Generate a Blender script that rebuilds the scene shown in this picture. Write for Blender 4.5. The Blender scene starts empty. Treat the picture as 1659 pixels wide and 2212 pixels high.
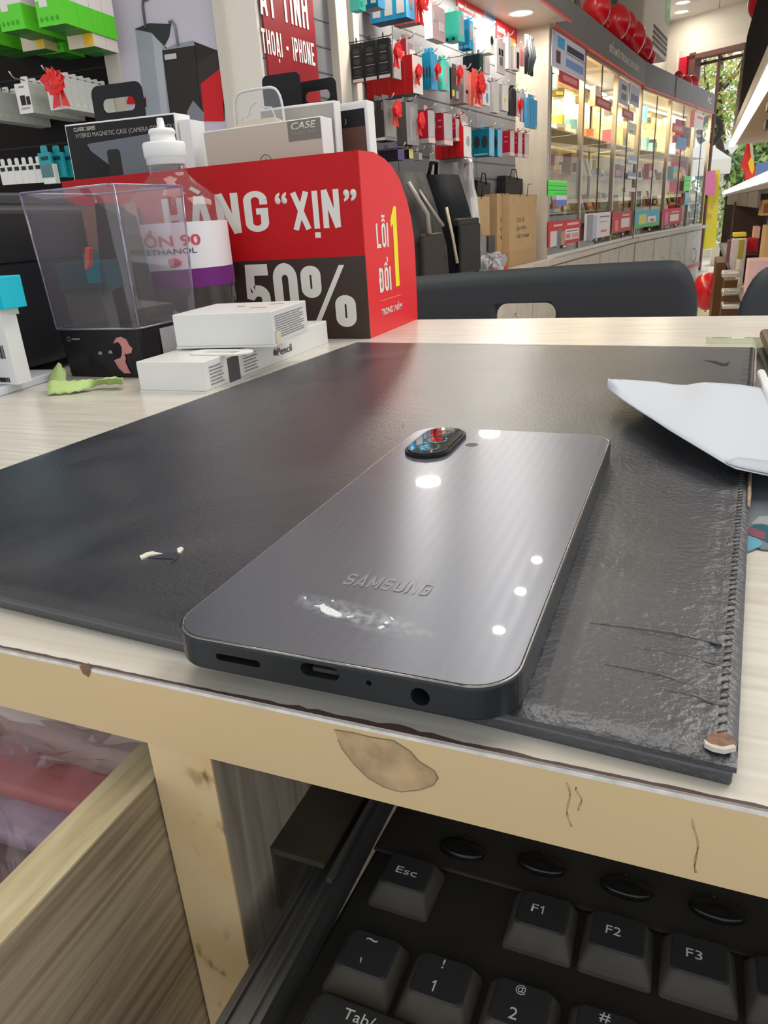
import bpy, bmesh, math, random
from mathutils import Vector, Matrix
random.seed(7)
PI = math.pi
SC = bpy.context.scene
COL = SC.collection
# ---------------------------------------------------------------- camera
F_PX, YAW, PITCH, ROLL, CAM_H = 1569.39, -0.4067, 0.3791, -0.0653, 0.0908
_f = Vector((math.sin(YAW)*math.cos(PITCH), math.cos(YAW)*math.cos(PITCH), -math.sin(PITCH)))
_r0 = Vector((math.cos(YAW), -math.sin(YAW), 0)); _u0 = _r0.cross(_f)
_r = _r0*math.cos(ROLL) + _u0*math.sin(ROLL); _u = -_r0*math.sin(ROLL) + _u0*math.cos(ROLL)
cam_data = bpy.data.cameras.new('camera'); cam = bpy.data.objects.new('camera', cam_data); COL.objects.link(cam)
cam_data.sensor_fit = 'VERTICAL'; cam_data.sensor_height = 24.0; cam_data.lens = F_PX/2212*24.0
cam_data.clip_start = 0.005; cam_data.clip_end = 200
cm = Matrix.Identity(4)
for i, v in enumerate((_r, _u, -_f)):
    cm[0][i], cm[1][i], cm[2][i] = v
cm.translation = (0, 0, CAM_H); cam.matrix_world = cm; SC.camera = cam
# ---------------------------------------------------------------- exposure and world
SC.view_settings.view_transform = 'Standard'; SC.view_settings.look = 'None'
SC.view_settings.gamma = 1.0; SC.view_settings.use_curve_mapping = False
SC.view_settings.exposure = 0.0
SC.cycles.max_bounces = 8; SC.cycles.transparent_max_bounces = 24
world = bpy.data.worlds.new('sky'); SC.world = world; world.use_nodes = True
wn = world.node_tree; bg = wn.nodes['Background']
bg.inputs[0].default_value = (0.93, 0.965, 1.0, 1); bg.inputs[1].default_value = 1.1
def area_light(name, loc, size, power, color=(1, 1, 1), rot=(0, 0, 0), shape='DISK', sy=None):
    L = bpy.data.lights.new(name, 'AREA'); L.shape = shape; L.size = size; L.energy = power; L.color = color
    if sy: L.size_y = sy
    o = bpy.data.objects.new(name, L); COL.objects.link(o); o.location = loc; o.rotation_euler = rot
    return o
sun = bpy.data.lights.new('sun', 'SUN'); sun.energy = 3.0; sun.angle = 0.2; so = bpy.data.objects.new('sun', sun)
COL.objects.link(so); so.rotation_euler = (math.radians(35), 0, math.radians(160))

# ---------------------------------------------------------------- where a sight line meets a surface of the room
def ray(x, y): return _r*((x-829.5)/F_PX) - _u*((y-1106)/F_PX) + _f
C0 = Vector((0, 0, CAM_H))
def on_z(x, y, z): d = ray(x, y); return C0 + d*((z-CAM_H)/d.z)
def on_y(x, y, Y): d = ray(x, y); return C0 + d*(Y/d.y)
def on_x(x, y, X): d = ray(x, y); return C0 + d*(X/d.x)
def on_p(x, y, P, n): d = ray(x, y); return C0 + d*((P-C0).dot(n)/d.dot(n))

# ---------------------------------------------------------------- materials
def nt(m): return m.node_tree.nodes, m.node_tree.links
def mat(name, col, rough=.5, metal=0, spec=.5, bump=0, bscale=60, vary=0, vscale=20, coat=0, trans=0, emis=0, ecol=None, sheen=0, stretch=(1, 1, 1)):
    m = bpy.data.materials.new(name); m.use_nodes = True; n, l = nt(m); b = n['Principled BSDF']
    c = (*col, 1) if len(col) == 3 else col
    b.inputs['Base Color'].default_value = c; b.inputs['Roughness'].default_value = rough
    b.inputs['Metallic'].default_value = metal; b.inputs['Specular IOR Level'].default_value = spec
    b.inputs['Coat Weight'].default_value = coat; b.inputs['Transmission Weight'].default_value = trans
    if emis:
        b.inputs['Emission Color'].default_value = (*(ecol or col), 1); b.inputs['Emission Strength'].default_value = emis
    if bump or vary:
        tc = n.new('ShaderNodeTexCoord'); mp = n.new('ShaderNodeMapping'); mp.inputs['Scale'].default_value = stretch
        l.new(tc.outputs['Object'], mp.inputs[0])
        if bump:
            t = n.new('ShaderNodeTexNoise'); t.inputs['Scale'].default_value = bscale; t.inputs['Detail'].default_value = 6
            l.new(mp.outputs[0], t.inputs['Vector']); bp = n.new('ShaderNodeBump'); bp.inputs['Strength'].default_value = bump
            bp.inputs['Distance'].default_value = .002; l.new(t.outputs[0], bp.inputs['Height']); l.new(bp.outputs[0], b.inputs['Normal'])
        if vary:
            t = n.new('ShaderNodeTexNoise'); t.inputs['Scale'].default_value = vscale; t.inputs['Detail'].default_value = 5
            l.new(mp.outputs[0], t.inputs['Vector']); r = n.new('ShaderNodeValToRGB')
            r.color_ramp.elements[0].position = .3; r.color_ramp.elements[1].position = .7
            r.color_ramp.elements[0].color = tuple(max(0, v*(1-vary)) for v in col)+(1,)
            r.color_ramp.elements[1].color = tuple(min(1, v*(1+vary*.6)) for v in col)+(1,)
            l.new(t.outputs[0], r.inputs[0]); l.new(r.outputs[0], b.inputs['Base Color'])
    return m
def clear(name, tint=(1, 1, 1), gloss=.1, ior=1.45, rough=.02, opac=0.0, ocol=(1, 1, 1)):
    m = bpy.data.materials.new(name); m.use_nodes = True; n, l = nt(m); n.remove(n['Principled BSDF'])
    o = n['Material Output']; t = n.new('ShaderNodeBsdfTransparent'); t.inputs[0].default_value = (*tint, 1)
    g = n.new('ShaderNodeBsdfGlossy'); g.inputs['Roughness'].default_value = rough
    fr = n.new('ShaderNodeFresnel'); fr.inputs[0].default_value = ior
    ad = n.new('ShaderNodeMath'); ad.operation = 'ADD'; ad.inputs[1].default_value = gloss; ge = n.new('ShaderNodeNewGeometry'); iv = n.new('ShaderNodeMath'); iv.operation = 'SUBTRACT'; iv.inputs[0].default_value = 1; l.new(ge.outputs['Backfacing'], iv.inputs[1])
    l.new(fr.outputs[0], ad.inputs[0]); mu = n.new('ShaderNodeMath'); mu.operation = 'MULTIPLY'; l.new(ad.outputs[0], mu.inputs[0]); l.new(iv.outputs[0], mu.inputs[1]); ad = mu
    mx = n.new('ShaderNodeMixShader'); l.new(ad.outputs[0], mx.inputs[0]); l.new(t.outputs[0], mx.inputs[1]); l.new(g.outputs[0], mx.inputs[2])
    if opac:
        d = n.new('ShaderNodeBsdfDiffuse'); d.inputs[0].default_value = (*ocol, 1); m2 = n.new('ShaderNodeMixShader'); m2.inputs[0].default_value = opac
        l.new(mx.outputs[0], m2.inputs[1]); l.new(d.outputs[0], m2.inputs[2]); l.new(m2.outputs[0], o.inputs[0])
    else: l.new(mx.outputs[0], o.inputs[0])
    return m
def grain(name, c0, c1, scale=(3, 60, 60), rough=.4, dist=.6, bump=.05, spec=.5):
    """wood-print laminate: streaks long in one axis"""
    m = bpy.data.materials.new(name); m.use_nodes = True; n, l = nt(m); b = n['Principled BSDF']
    b.inputs['Roughness'].default_value = rough; b.inputs['Specular IOR Level'].default_value = spec
    tc = n.new('ShaderNodeTexCoord'); mp = n.new('ShaderNodeMapping'); mp.inputs['Scale'].default_value = scale
    l.new(tc.outputs['Object'], mp.inputs[0])
    t = n.new('ShaderNodeTexNoise'); t.inputs['Scale'].default_value = 3; t.inputs['Detail'].default_value = 8; t.inputs['Distortion'].default_value = dist
    l.new(mp.outputs[0], t.inputs['Vector'])
    t2 = n.new('ShaderNodeTexNoise'); t2.inputs['Scale'].default_value = 9; l.new(tc.outputs['Object'], t2.inputs['Vector'])
    r = n.new('ShaderNodeValToRGB'); r.color_ramp.elements[0].position = .35; r.color_ramp.elements[1].position = .62
    r.color_ramp.elements[0].color = (*c0, 1); r.color_ramp.elements[1].color = (*c1, 1)
    l.new(t.outputs[0], r.inputs[0])
    mx = n.new('ShaderNodeMix'); mx.data_type = 'RGBA'; mx.blend_type = 'MULTIPLY'; mx.inputs[0].default_value = .25
    l.new(r.outputs[0], mx.inputs[6]); l.new(t2.outputs[0], mx.inputs[7]); l.new(mx.outputs[2], b.inputs['Base Color'])
    if bump:
        bp = n.new('ShaderNodeBump'); bp.inputs['Strength'].default_value = bump; bp.inputs['Distance'].default_value = .001
        l.new(t.outputs[0], bp.inputs['Height']); l.new(bp.outputs[0], b.inputs['Normal'])
    return m
_cc = {}
def flat(r, g, b, rough=.45):
    """printed card or plastic of one colour, given as sRGB 0..255"""
    k = (r, g, b, rough)
    if k not in _cc:
        lin = tuple(((v/255+.055)/1.055)**2.4 if v > 10 else v/255/12.92 for v in (r, g, b))
        _cc[k] = mat('print_%d_%d_%d' % (r, g, b), lin, rough, spec=.5 if r+g+b > 300 else .22)
    return _cc[k]

# ---------------------------------------------------------------- mesh building
class MB:
    def __init__(s): s.v = []; s.f = []; s.m = []; s.sm = []
    def add(s, vs, fs, m=0, smooth=False):
        k = len(s.v); s.v += [tuple(v) for v in vs]
        for f in fs: s.f.append([k+i for i in f]); s.m.append(m); s.sm.append(smooth)
        return s
    def box(s, x0, x1, y0, y1, z0, z1, m=0, ms=None):
        """ms: material per face (bottom, top, front -y, right +x, back +y, left -x)"""
        vs = [(x0,y0,z0),(x1,y0,z0),(x1,y1,z0),(x0,y1,z0),(x0,y0,z1),(x1,y0,z1),(x1,y1,z1),(x0,y1,z1)]
        fs = [(3,2,1,0),(4,5,6,7),(0,1,5,4),(1,2,6,5),(2,3,7,6),(3,0,4,7)]
        for i, f in enumerate(fs): s.add([vs[j] for j in f], [(0,1,2,3)], ms[i] if ms else m)
        return s
    def wbox(s, x0, x1, y0, y1, z0, z1, m=0):
        vs = [(x0,y0,z0),(x1,y0,z0),(x1,y1,z0),(x0,y1,z0),(x0,y0,z1),(x1,y0,z1),(x1,y1,z1),(x0,y1,z1)]
        return s.add(vs, [(3,2,1,0),(4,5,6,7),(0,1,5,4),(1,2,6,5),(2,3,7,6),(3,0,4,7)], m)
    def prism(s, poly, z0, z1, m=0, axis='z', side=None):
        n = len(poly)
        def P(a, b, c): return {'z': (a, b, c), 'y': (a, c, b), 'x': (c, a, b)}[axis]
        vs = [P(a, b, z0) for a, b in poly]+[P(a, b, z1) for a, b in poly]
        s.add(vs, [tuple(range(n))[::-1], tuple(range(n, 2*n))], m)
        k = len(s.v)-2*n
        for i in range(n):
            j = (i+1) % n; s.f.append([k+i, k+j, k+n+j, k+n+i]); s.m.append(m if side is None else side); s.sm.append(False)
        return s
    def lathe(s, prof, n=32, m=0, c=(0, 0, 0), smooth=True):
        vs = []
        for r, z in prof:
            for i in range(n): a = 2*PI*i/n; vs.append((c[0]+r*math.cos(a), c[1]+r*math.sin(a), c[2]+z))
        fs = []
        for k in range(len(prof)-1):
            for i in range(n):
                j = (i+1) % n; fs.append((k*n+i, k*n+j, (k+1)*n+j, (k+1)*n+i))
        s.add(vs, fs, m, smooth); return s
    def tube(s, pts, r, n=8, m=0, close=True):
        pts = [Vector(p) for p in pts]; vs = []; R = r if isinstance(r, (list, tuple)) else [r]*len(pts)
        for i, p in enumerate(pts):
            d = (pts[min(i+1, len(pts)-1)]-pts[max(i-1, 0)]).normalized()
            a = d.cross(Vector((0, 0, 1)));  a = a.normalized() if a.length > 1e-4 else Vector((1, 0, 0)); b = d.cross(a)
            for k in range(n): t = 2*PI*k/n; vs.append(p+(a*math.cos(t)+b*math.sin(t))*R[i])
        fs = [(i*n+k, i*n+(k+1) % n, (i+1)*n+(k+1) % n, (i+1)*n+k) for i in range(len(pts)-1) for k in range(n)]
        if close: fs += [tuple(range(n))[::-1], tuple(range((len(pts)-1)*n, len(pts)*n))]
        s.add(vs, fs, m, True); return s
    def sphere(s, c, rx, ry, rz, n=16, m=0, pinch=0):
        prof = []
        vs = []; fs = []; k = n//2
        for i in range(k+1):
            t = PI*i/k
            for j in range(n):
                a = 2*PI*j/n; rr = math.sin(t); z = -math.cos(t)
                if pinch and z < 0: rr *= 1-pinch*(-z)**2*.55
                vs.append((c[0]+rx*rr*math.cos(a), c[1]+ry*rr*math.sin(a), c[2]+rz*z*(1.15 if z < 0 and pinch else 1)))
        for i in range(k):
            for j in range(n): q = (j+1) % n; fs.append((i*n+j, i*n+q, (i+1)*n+q, (i+1)*n+j))
        s.add(vs, fs, m, True); return s
    def loft(s, A, B, rows=6, m=0, bulge=None):
        """surface between two point rows of equal length"""
        vs = []; w = len(A)
        for i in range(rows+1):
            t = i/rows
            for j in range(w):
                p = Vector(A[j]).lerp(Vector(B[j]), t)
                if bulge: p = p+Vector((0, 0, bulge(t, j/(w-1))))
                vs.append(p)
        s.add(vs, [(i*w+j, i*w+j+1, (i+1)*w+j+1, (i+1)*w+j) for i in range(rows) for j in range(w-1)], m, True); return s
    def build(s, name, mats, parent=None, bevel=0, solid=0, seg=2, M=None, weld=False):
        me = bpy.data.meshes.new(name); me.from_pydata(s.v, [], s.f)
        if not isinstance(mats, (list, tuple)): mats = [mats]
        for x in mats: me.materials.append(x)
        for p, mi, sm in zip(me.polygons, s.m, s.sm): p.material_index = mi; p.use_smooth = sm
        if weld or bevel:
            b = bmesh.new(); b.from_mesh(me); bmesh.ops.remove_doubles(b, verts=b.verts, dist=1e-6)
            bmesh.ops.recalc_face_normals(b, faces=b.faces); b.to_mesh(me); b.free()
        me.update(); o = bpy.data.objects.new(name, me); COL.objects.link(o)
        if parent: o.parent = parent
        if M: o.matrix_world = M
        if solid:
            k = o.modifiers.new('solid', 'SOLIDIFY'); k.thickness = solid; k.offset = 0
        if bevel:
            k = o.modifiers.new('bevel', 'BEVEL'); k.width = bevel; k.segments = seg; k.limit_method = 'ANGLE'
            k.harden_normals = False
        return o
def _short(s, most=16):
    w = s.split()
    return s if len(w) <= most else ' '.join(w[:most]).rstrip(',')
def tag(o, label=None, cat=None, group=None, kind=None):
    if label:
        if len(label.split()) > 16: print('LONG', len(label.split()), label)
        o['label'] = _short(label)
    if cat: o['category'] = cat
    if group: o['group'] = group
    if kind: o['kind'] = kind
    return o
def thing(name, label, cat, M=None, group=None):
    o = bpy.data.objects.new(name, None); COL.objects.link(o); o.empty_display_size = .02
    if M is not None: o.matrix_world = M if isinstance(M, Matrix) else Matrix.Translation(M)
    return tag(o, label, cat, group)
def frame(P, U, up=Vector((0, 0, 1)), mode='wall'):
    """wall: x along U, y up, z out of the wall.  ground: x along U, y = up x U, z up"""
    U = Vector(U).normalized()
    if mode == 'wall':
        Y = Vector(up); Z = U.cross(Y).normalized(); Y = Z.cross(U).normalized()
    else:
        Z = Vector(up); Y = Z.cross(U).normalized()
    M = Matrix.Identity(4)
    for i, v in enumerate((U, Y, Z)): M[0][i], M[1][i], M[2][i] = v
    M.translation = P; return M
def dup(o, parent=None):
    c = o.copy(); COL.objects.link(c)
    if parent: c.parent = parent
    for ch in list(o.children): dup(ch, c)
    return c
def rrect(x0, x1, y0, y1, r, n=6):
    pts = []
    for cx, cy, a0 in ((x1-r, y0+r, -PI/2), (x1-r, y1-r, 0), (x0+r, y1-r, PI/2), (x0+r, y0+r, PI)):
        for i in range(n+1): a = a0+PI/2*i/n; pts.append((cx+r*math.cos(a), cy+r*math.sin(a)))
    return pts
def text(s, x0, x1, y0, y1, z, m, parent, name='lettering', bold=0.0, th=.0002, shear=0, space=1.0):
    """writing that fills the rectangle x0..x1, y0..y1 of the parent's frame at height z"""
    cu = bpy.data.curves.new('t', 'FONT'); cu.body = s; cu.size = 1; cu.offset = bold; cu.shear = shear; cu.space_character = space
    cu.resolution_u = 4; cu.extrude = 0
    o = bpy.data.objects.new('t', cu); COL.objects.link(o); bpy.context.view_layer.update()
    me = bpy.data.meshes.new_from_object(o.evaluated_get(bpy.context.evaluated_depsgraph_get()))
    bpy.data.objects.remove(o); bpy.data.curves.remove(cu)
    xs = [v.co.x for v in me.vertices]; ys = [v.co.y for v in me.vertices]
    if not xs: return None
    ax, bx, ay, by = min(xs), max(xs), min(ys), max(ys)
    for v in me.vertices:
        v.co = ((v.co.x-ax)/(bx-ax)*(x1-x0)+x0, (v.co.y-ay)/max(1e-6, by-ay)*(y1-y0)+y0, z)
    me.materials.clear(); me.materials.append(m); me.name = name
    q = bpy.data.objects.new(name, me); COL.objects.link(q); q.parent = parent
    if th: k = q.modifiers.new('s', 'SOLIDIFY'); k.thickness = th; k.offset = 1
    return q
def strip(pts, t, closed=False):
    """flat ribbon of width t along a 2D path -> list of quads"""
    P = []
    for x, y in pts:
        if not P or (Vector((x, y))-P[-1]).length > 1e-3: P.append(Vector((x, y)))
    if closed and (P[0]-P[-1]).length < 1e-3: P.pop()
    n = len(P); L = []; R = []
    for i in range(n):
        a = P[(i-1) % n] if (closed or i) else None; b = P[(i+1) % n] if (closed or i < n-1) else None
        d0 = (P[i]-a).normalized() if a is not None else None; d1 = (b-P[i]).normalized() if b is not None else None
        if d0 is None: nn = Vector((-d1.y, d1.x)); k = 1
        elif d1 is None: nn = Vector((-d0.y, d0.x)); k = 1
        else:
            d = (d0+d1); d = d.normalized() if d.length > 1e-5 else d1; nn = Vector((-d.y, d.x)); k = min(1.6, 1/max(.4, nn.dot(Vector((-d0.y, d0.x)))))
        L.append(P[i]+nn*t/2*k); R.append(P[i]-nn*t/2*k)
    q = []
    for i in range(n if closed else n-1): j = (i+1) % n; q.append((L[i], R[i], R[j], L[j]))
    return q
def _arc(cx, cy, rx, ry, a0, a1, n=8): return [(cx+rx*math.cos(math.radians(a0+(a1-a0)*i/n)), cy+ry*math.sin(math.radians(a0+(a1-a0)*i/n))) for i in range(n+1)]
def glyph(ch, w=.46, t=.15):
    """condensed sign lettering: list of (path, closed) in a cell w x 1, diacritics above"""
    h = t/2; a, b = h, w-h; r = (b-a)/2; m = w/2; R = min(r, .16)
    O = _arc(a+R, 1-h-R, R, R, 180, 90)+_arc(b-R, 1-h-R, R, R, 90, 0)+_arc(b-R, h+R, R, R, 0, -90)+_arc(a+R, h+R, R, R, -90, -180)
    G = {
     'A': [([(a-.02, 0), (m-.03, 1)], 0), ([(b+.02, 0), (m+.03, 1)], 0), ([(a+.05, .26), (b-.05, .26)], 0)],
     'N': [([(a, 0), (a, 1)], 0), ([(b, 0), (b, 1)], 0), ([(a, 1), (b, 0)], 0)],
     'X': [([(a-.02, 0), (b+.02, 1)], 0), ([(b+.02, 0), (a-.02, 1)], 0)],
     'I': [([(h, 0), (h, 1)], 0)], 'L': [([(a, 0), (a, 1)], 0), ([(a, h), (b+h, h)], 0)],
     'H': [([(a, 0), (a, 1)], 0), ([(b, 0), (b, 1)], 0), ([(a, .5), (b, .5)], 0)],
     'T': [([(m, 0), (m, 1)], 0), ([(a-h, 1-h), (b+h, 1-h)], 0)], 'E': [([(a, 0), (a, 1)], 0), ([(a, 1-h), (b+h, 1-h)], 0), ([(a, .5), (b, .5)], 0), ([(a, h), (b+h, h)], 0)],
     'P': [([(a, 0), (a, 1)], 0), ([(a, 1-h)]+_arc(b-R, 1-h-R, R, R, 90, 0)+_arc(b-R, .45+R, R, R, 0, -90)+[(a, .45)], 0)],
     'Y': [([(m, 0), (m, .45)], 0), ([(a-.02, 1), (m, .42)], 0), ([(b+.02, 1), (m, .42)], 0)],
     'M': [([(a, 0), (a, 1)], 0), ([(b+.14, 0), (b+.14, 1)], 0), ([(a, 1), ((a+b+.14)/2, .2)], 0), ([(b+.14, 1), ((a+b+.14)/2, .2)], 0)],
     'O': [(O, 1)], '0': [(O, 1)], 'U': [([(a, 1)]+_arc(a+R, h+R, R, R, 180, 270)+_arc(b-R, h+R, R, R, 270, 360)+[(b, 1)], 0)],
     'D': [([(a, h)]+_arc(b-R, h+R, R, R, -90, 0)+_arc(b-R, 1-h-R, R, R, 0, 90)+[(a, 1-h)], 1)],
     'G': [(_arc(b-R, 1-h-R, R, R, 0, 90)+_arc(a+R, 1-h-R, R, R, 90, 180)+_arc(a+R, h+R, R, R, 180, 270)+_arc(b-R, h+R, R, R, 270, 360)+[(b, .48)], 0), ([(b+h, .50), (m, .50)], 0), ([(b, .66), (b, 1-h-R)], 0)],
     'S': [(_arc(b-R, 1-h-R, R, R, 0, 90)+_arc(a+R, 1-h-R, R, R, 90, 180)+_arc(a+R, .5+R*1.0, R, R, 180, 270)+_arc(b-R, .5-R*1.0, R, R, 90, 0)+_arc(b-R, h+R, R, R, 0, -90)+_arc(a+R, h+R, R, R, -90, -180), 0)],
     '5': [([(b+h, 1-h), (a+.02, 1-h), (a, .55)]+_arc(m, .60-r*.75, r, r*.75, 150, 0)+_arc(m, h+r, r, r, 0, -165), 0)],
     '1': [([(m, 0), (m, 1)], 0), ([(m-.02, 1-h), (m-.20, .80)], 0)],
     '-': [([(a, .45), (b, .45)], 0)], ' ': [],
    }
    base = {'À': 'A', 'Á': 'A', 'Ị': 'I', 'Ỗ': 'O', 'Ổ': 'O', 'Đ': 'D', 'Í': 'I', 'Ạ': 'A'}.get(ch, ch)
    g = list(G[base]); gw = h*2 if base == 'I' else (w+.14 if base == 'M' else (w*.5 if base == ' ' else w)); c = gw/2
    if ch == 'À': g.append(([(c-.14, 1.22), (c+.04, 1.07)], 0))
    if ch in 'ÁÍ': g.append(([(c+.14, 1.22), (c-.04, 1.07)], 0))
    if ch in 'ỊẠ': g.append(([(c-.075, -.17), (c+.075, -.17)], 0))
    if ch in 'ỖỔ': g += [([(c-.17, 1.06), (c, 1.16), (c+.17, 1.06)], 0)]
    if ch == 'Ỗ': g.append(([(c-.18, 1.25), (c-.06, 1.30), (c+.06, 1.25), (c+.18, 1.30)], 0))
    if ch == 'Ổ': g.append(([(c+.12, 1.20), (c+.22, 1.27), (c+.18, 1.36), (c+.10, 1.36)], 0))
    if ch == 'Đ': g.append(([(-.06, .5), (c, .5)], 0))
    return g, gw
def sign(s, x0, x1, y0, y1, z, m, parent, name='lettering', t=.15, w=.46, gap=.10, tdia=.09, shear=0, th=.00012):
    """condensed capitals: letter height y0..y1 (diacritics outside), spread over x0..x1"""
    tot = 0; items = []
    for ch in s: g, gw = glyph(ch, w, t); items.append((ch, g, tot)); tot += gw+gap
    tot -= gap; sx = (x1-x0)/tot; sy = y1-y0; k = MB(); cnt = 0
    for ch, g, off in items:
        for path, closed in g:
            dia = all(py > 1.03 or py < -.05 for px, py in path); tt = tdia if dia and not (path[0][1] < 0) else t
            cnt += 1
            for i, q in enumerate(strip(path, tt, bool(closed))):
                k.add([(x0+(off+v.x+shear*v.y)*sx, y0+v.y*sy, z+.00001*(i % 2)+.00003*(cnt % 4)) for v in q], [(0, 1, 2, 3)])
    o = k.build(name, m, parent); md = o.modifiers.new('s', 'SOLIDIFY'); md.thickness = th; md.offset = 0
    return o
def cut(o, cutters):
    for c in cutters:
        k = o.modifiers.new('b', 'BOOLEAN'); k.operation = 'DIFFERENCE'; k.object = c; k.solver = 'EXACT'
    bpy.context.view_layer.update()
    me = bpy.data.meshes.new_from_object(o.evaluated_get(bpy.context.evaluated_depsgraph_get()))
    o.modifiers.clear(); o.data = me
    for c in cutters: bpy.data.objects.remove(c)
def decal(o_parent, name, poly, z0, z1, m, z_axis='z'):
    return MB().prism(poly, z0, z1, 0, z_axis).build(name, m, o_parent)

# ---------------------------------------------------------------- palette
M_cream = grain('cream_laminate', (.56, .49, .38), (.74, .69, .58), (3, 70, 70), .33)
M_band = mat('edge_band', (.70, .52, .285), .5, vary=.07, vscale=14, bump=.04, bscale=200, stretch=(.4, 1, 1))
M_brownwood = grain('dull_woodgrain', (.24, .18, .11), (.44, .35, .235), (110, 5, 110), .55)
M_greywood = grain('grey_brown_woodgrain', (.30, .245, .185), (.46, .39, .31), (90, 90, 5), .5)
M_palewood = grain('pale_plywood_edge', (.42, .33, .17), (.66, .57, .36), (60, 5, 60), .5)
M_white = flat(238, 238, 236); M_offw = flat(225, 220, 208); M_black = flat(24, 24, 26); M_dark = flat(44, 42, 40)
M_red = flat(200, 22, 28, .4); M_char = flat(44, 50, 56, .45)
M_steel = mat('brushed_steel', (.55, .55, .55), .3, 1); M_chrome = mat('chrome', (.7, .7, .7), .15, 1)
M_glass = clear('clear_glass', (.93, .97, .95), .015, 1.45)
M_plastic = clear('clear_plastic', (.96, .95, .98), .02, 1.45, .04)
# ================================================================ the room
AZ = math.radians(6.3)
D = Vector((math.sin(AZ), math.cos(AZ), 0)); N = Vector((math.cos(AZ), -math.sin(AZ), 0))
P1 = Vector((4.6*math.sin(math.radians(-10.17)), 4.6*math.cos(math.radians(-10.17)), 0))
FA = frame(P1, D)                                        # long shop wall: x into the depth, y up, z out into the aisle
FLOOR, CEIL = -.75, 2.15
def wa(x, y, off=0):                                     # sight line -> (along, up) on a plane `off` behind the case fronts
    q = on_p(x, y, P1-off*N, N); return (q-P1).dot(D), q.z
QB = P1+D*2.6; AZ2 = math.radians(11.5)
D2 = Vector((math.sin(AZ2), math.cos(AZ2), 0)); N2 = Vector((math.cos(AZ2), -math.sin(AZ2), 0)); FB = frame(QB, D2)
def wb(x, y, off=0):
    q = on_p(x, y, QB-off*N2, N2); return (q-QB).dot(D2), q.z
OFFP = .18                                               # pegboard plane
sL, _ = wa(565, 100, OFFP)
PL = P1-N*OFFP+D*sL; PL.z = 0
UL = Vector((math.cos(math.radians(5)), math.sin(math.radians(5)), 0)); FL = frame(PL, UL)
NL = Vector((UL.y, -UL.x, 0))
def wl(x, y, out=0):
    q = on_p(x, y, PL+NL*out, NL); return (q-PL).dot(UL), q.z
def struct(mb, name, m, M=None, **k): return tag(mb.build(name, m, M=M, **k), kind='structure')

M_wall = mat('wall_paint', (.66, .62, .55), .7, vary=.04, vscale=3)
M_ceil = mat('ceiling_board', (.62, .59, .54), .7)
M_floor = mat('pale_floor_tile', (.72, .69, .64), .18, vary=.05, vscale=2)
def ceiling_tiles():
    m = bpy.data.materials.new('ceiling_grid'); m.use_nodes = True; n, l = nt(m); b = n['Principled BSDF']; b.inputs['Roughness'].default_value = .7
    tc = n.new('ShaderNodeTexCoord'); t = n.new('ShaderNodeTexBrick'); t.offset = 0; t.inputs['Scale'].default_value = 1
    t.inputs['Brick Width'].default_value = .6; t.inputs['Row Height'].default_value = .6; t.inputs['Mortar Size'].default_value = .006
    t.inputs['Color1'].default_value = t.inputs['Color2'].default_value = (.60, .57, .52, 1); t.inputs['Mortar'].default_value = (.25, .24, .22, 1)
    l.new(tc.outputs['Object'], t.inputs[0]); l.new(t.outputs[0], b.inputs['Base Color']); return m
struct(MB().wbox(-6, 4, -1.5, 12, CEIL, CEIL+.1), 'ceiling', ceiling_tiles())
struct(MB().wbox(-6, 6, -3, 24, FLOOR-.1, FLOOR), 'floor', M_floor)
# long wall behind the cases (with the return of the banner bay)
struct(MB().wbox(sL-.05, 6.6, FLOOR, CEIL, -.60, -.46), 'wall_left', M_wall, FA)
# slatted wall bay at far left faces the desk
struct(MB().wbox(-3.2, 0, FLOOR, CEIL, -.12, -.02), 'wall_back', M_wall, FL)
# street wall with its big opening
WE = on_z(1440, 50, CEIL); WE2 = on_z(1620, 0, CEIL); UE = (WE2-WE); UE.z = 0; UE.normalize(); FE = frame(Vector((WE.x, WE.y, 0)), UE)
NE = UE.cross(Vector((0, 0, 1)))
def we(x, y, out=0):
    q = on_p(x, y, Vector((WE.x, WE.y, 0))+NE*out, NE); return (q-Vector((WE.x, WE.y, 0))).dot(UE), q.z
wx0, wz1 = we(1500, 122); wz1 = we(1560, 100)[1]
struct(MB().wbox(-1.5, wx0-.05, FLOOR, CEIL, -.25, 0).wbox(wx0-.05, 5.5, wz1, CEIL, -.25, 0).wbox(3.0, 5.5, FLOOR, wz1, -.25, 0), 'wall_front', M_wall, FE)
struct(MB().wbox(wx0-.10, 3.0, wz1-.02, wz1+.07, 0, .02), 'trim_1', mat('plaster_trim', (.72, .66, .58), .6), FE)
wf = struct(MB().wbox(wx0-.05, wx0+.03, FLOOR, wz1, -.10, .03).wbox(wx0-.05, 3.0, wz1-.07, wz1-.02, -.12, .03).wbox(wx0+.27, wx0+.295, FLOOR, wz1, -.1, -.07).wbox(wx0-.05, 3.0, wz1-.13, wz1-.10, -.16, -.12), 'window_1', mat('maroon_frame', (.13, .05, .04), .5), FE)
struct(MB().wbox(wx0-.16, wx0-.06, FLOOR, wz1-.03, .0, .06), 'trim_2', flat(190, 26, 50), FE)
struct(MB().wbox(wx0-.18, wx0-.165, FLOOR, wz1+.05, .0, .08), 'trim_3', flat(236, 222, 214), FE)

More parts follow.
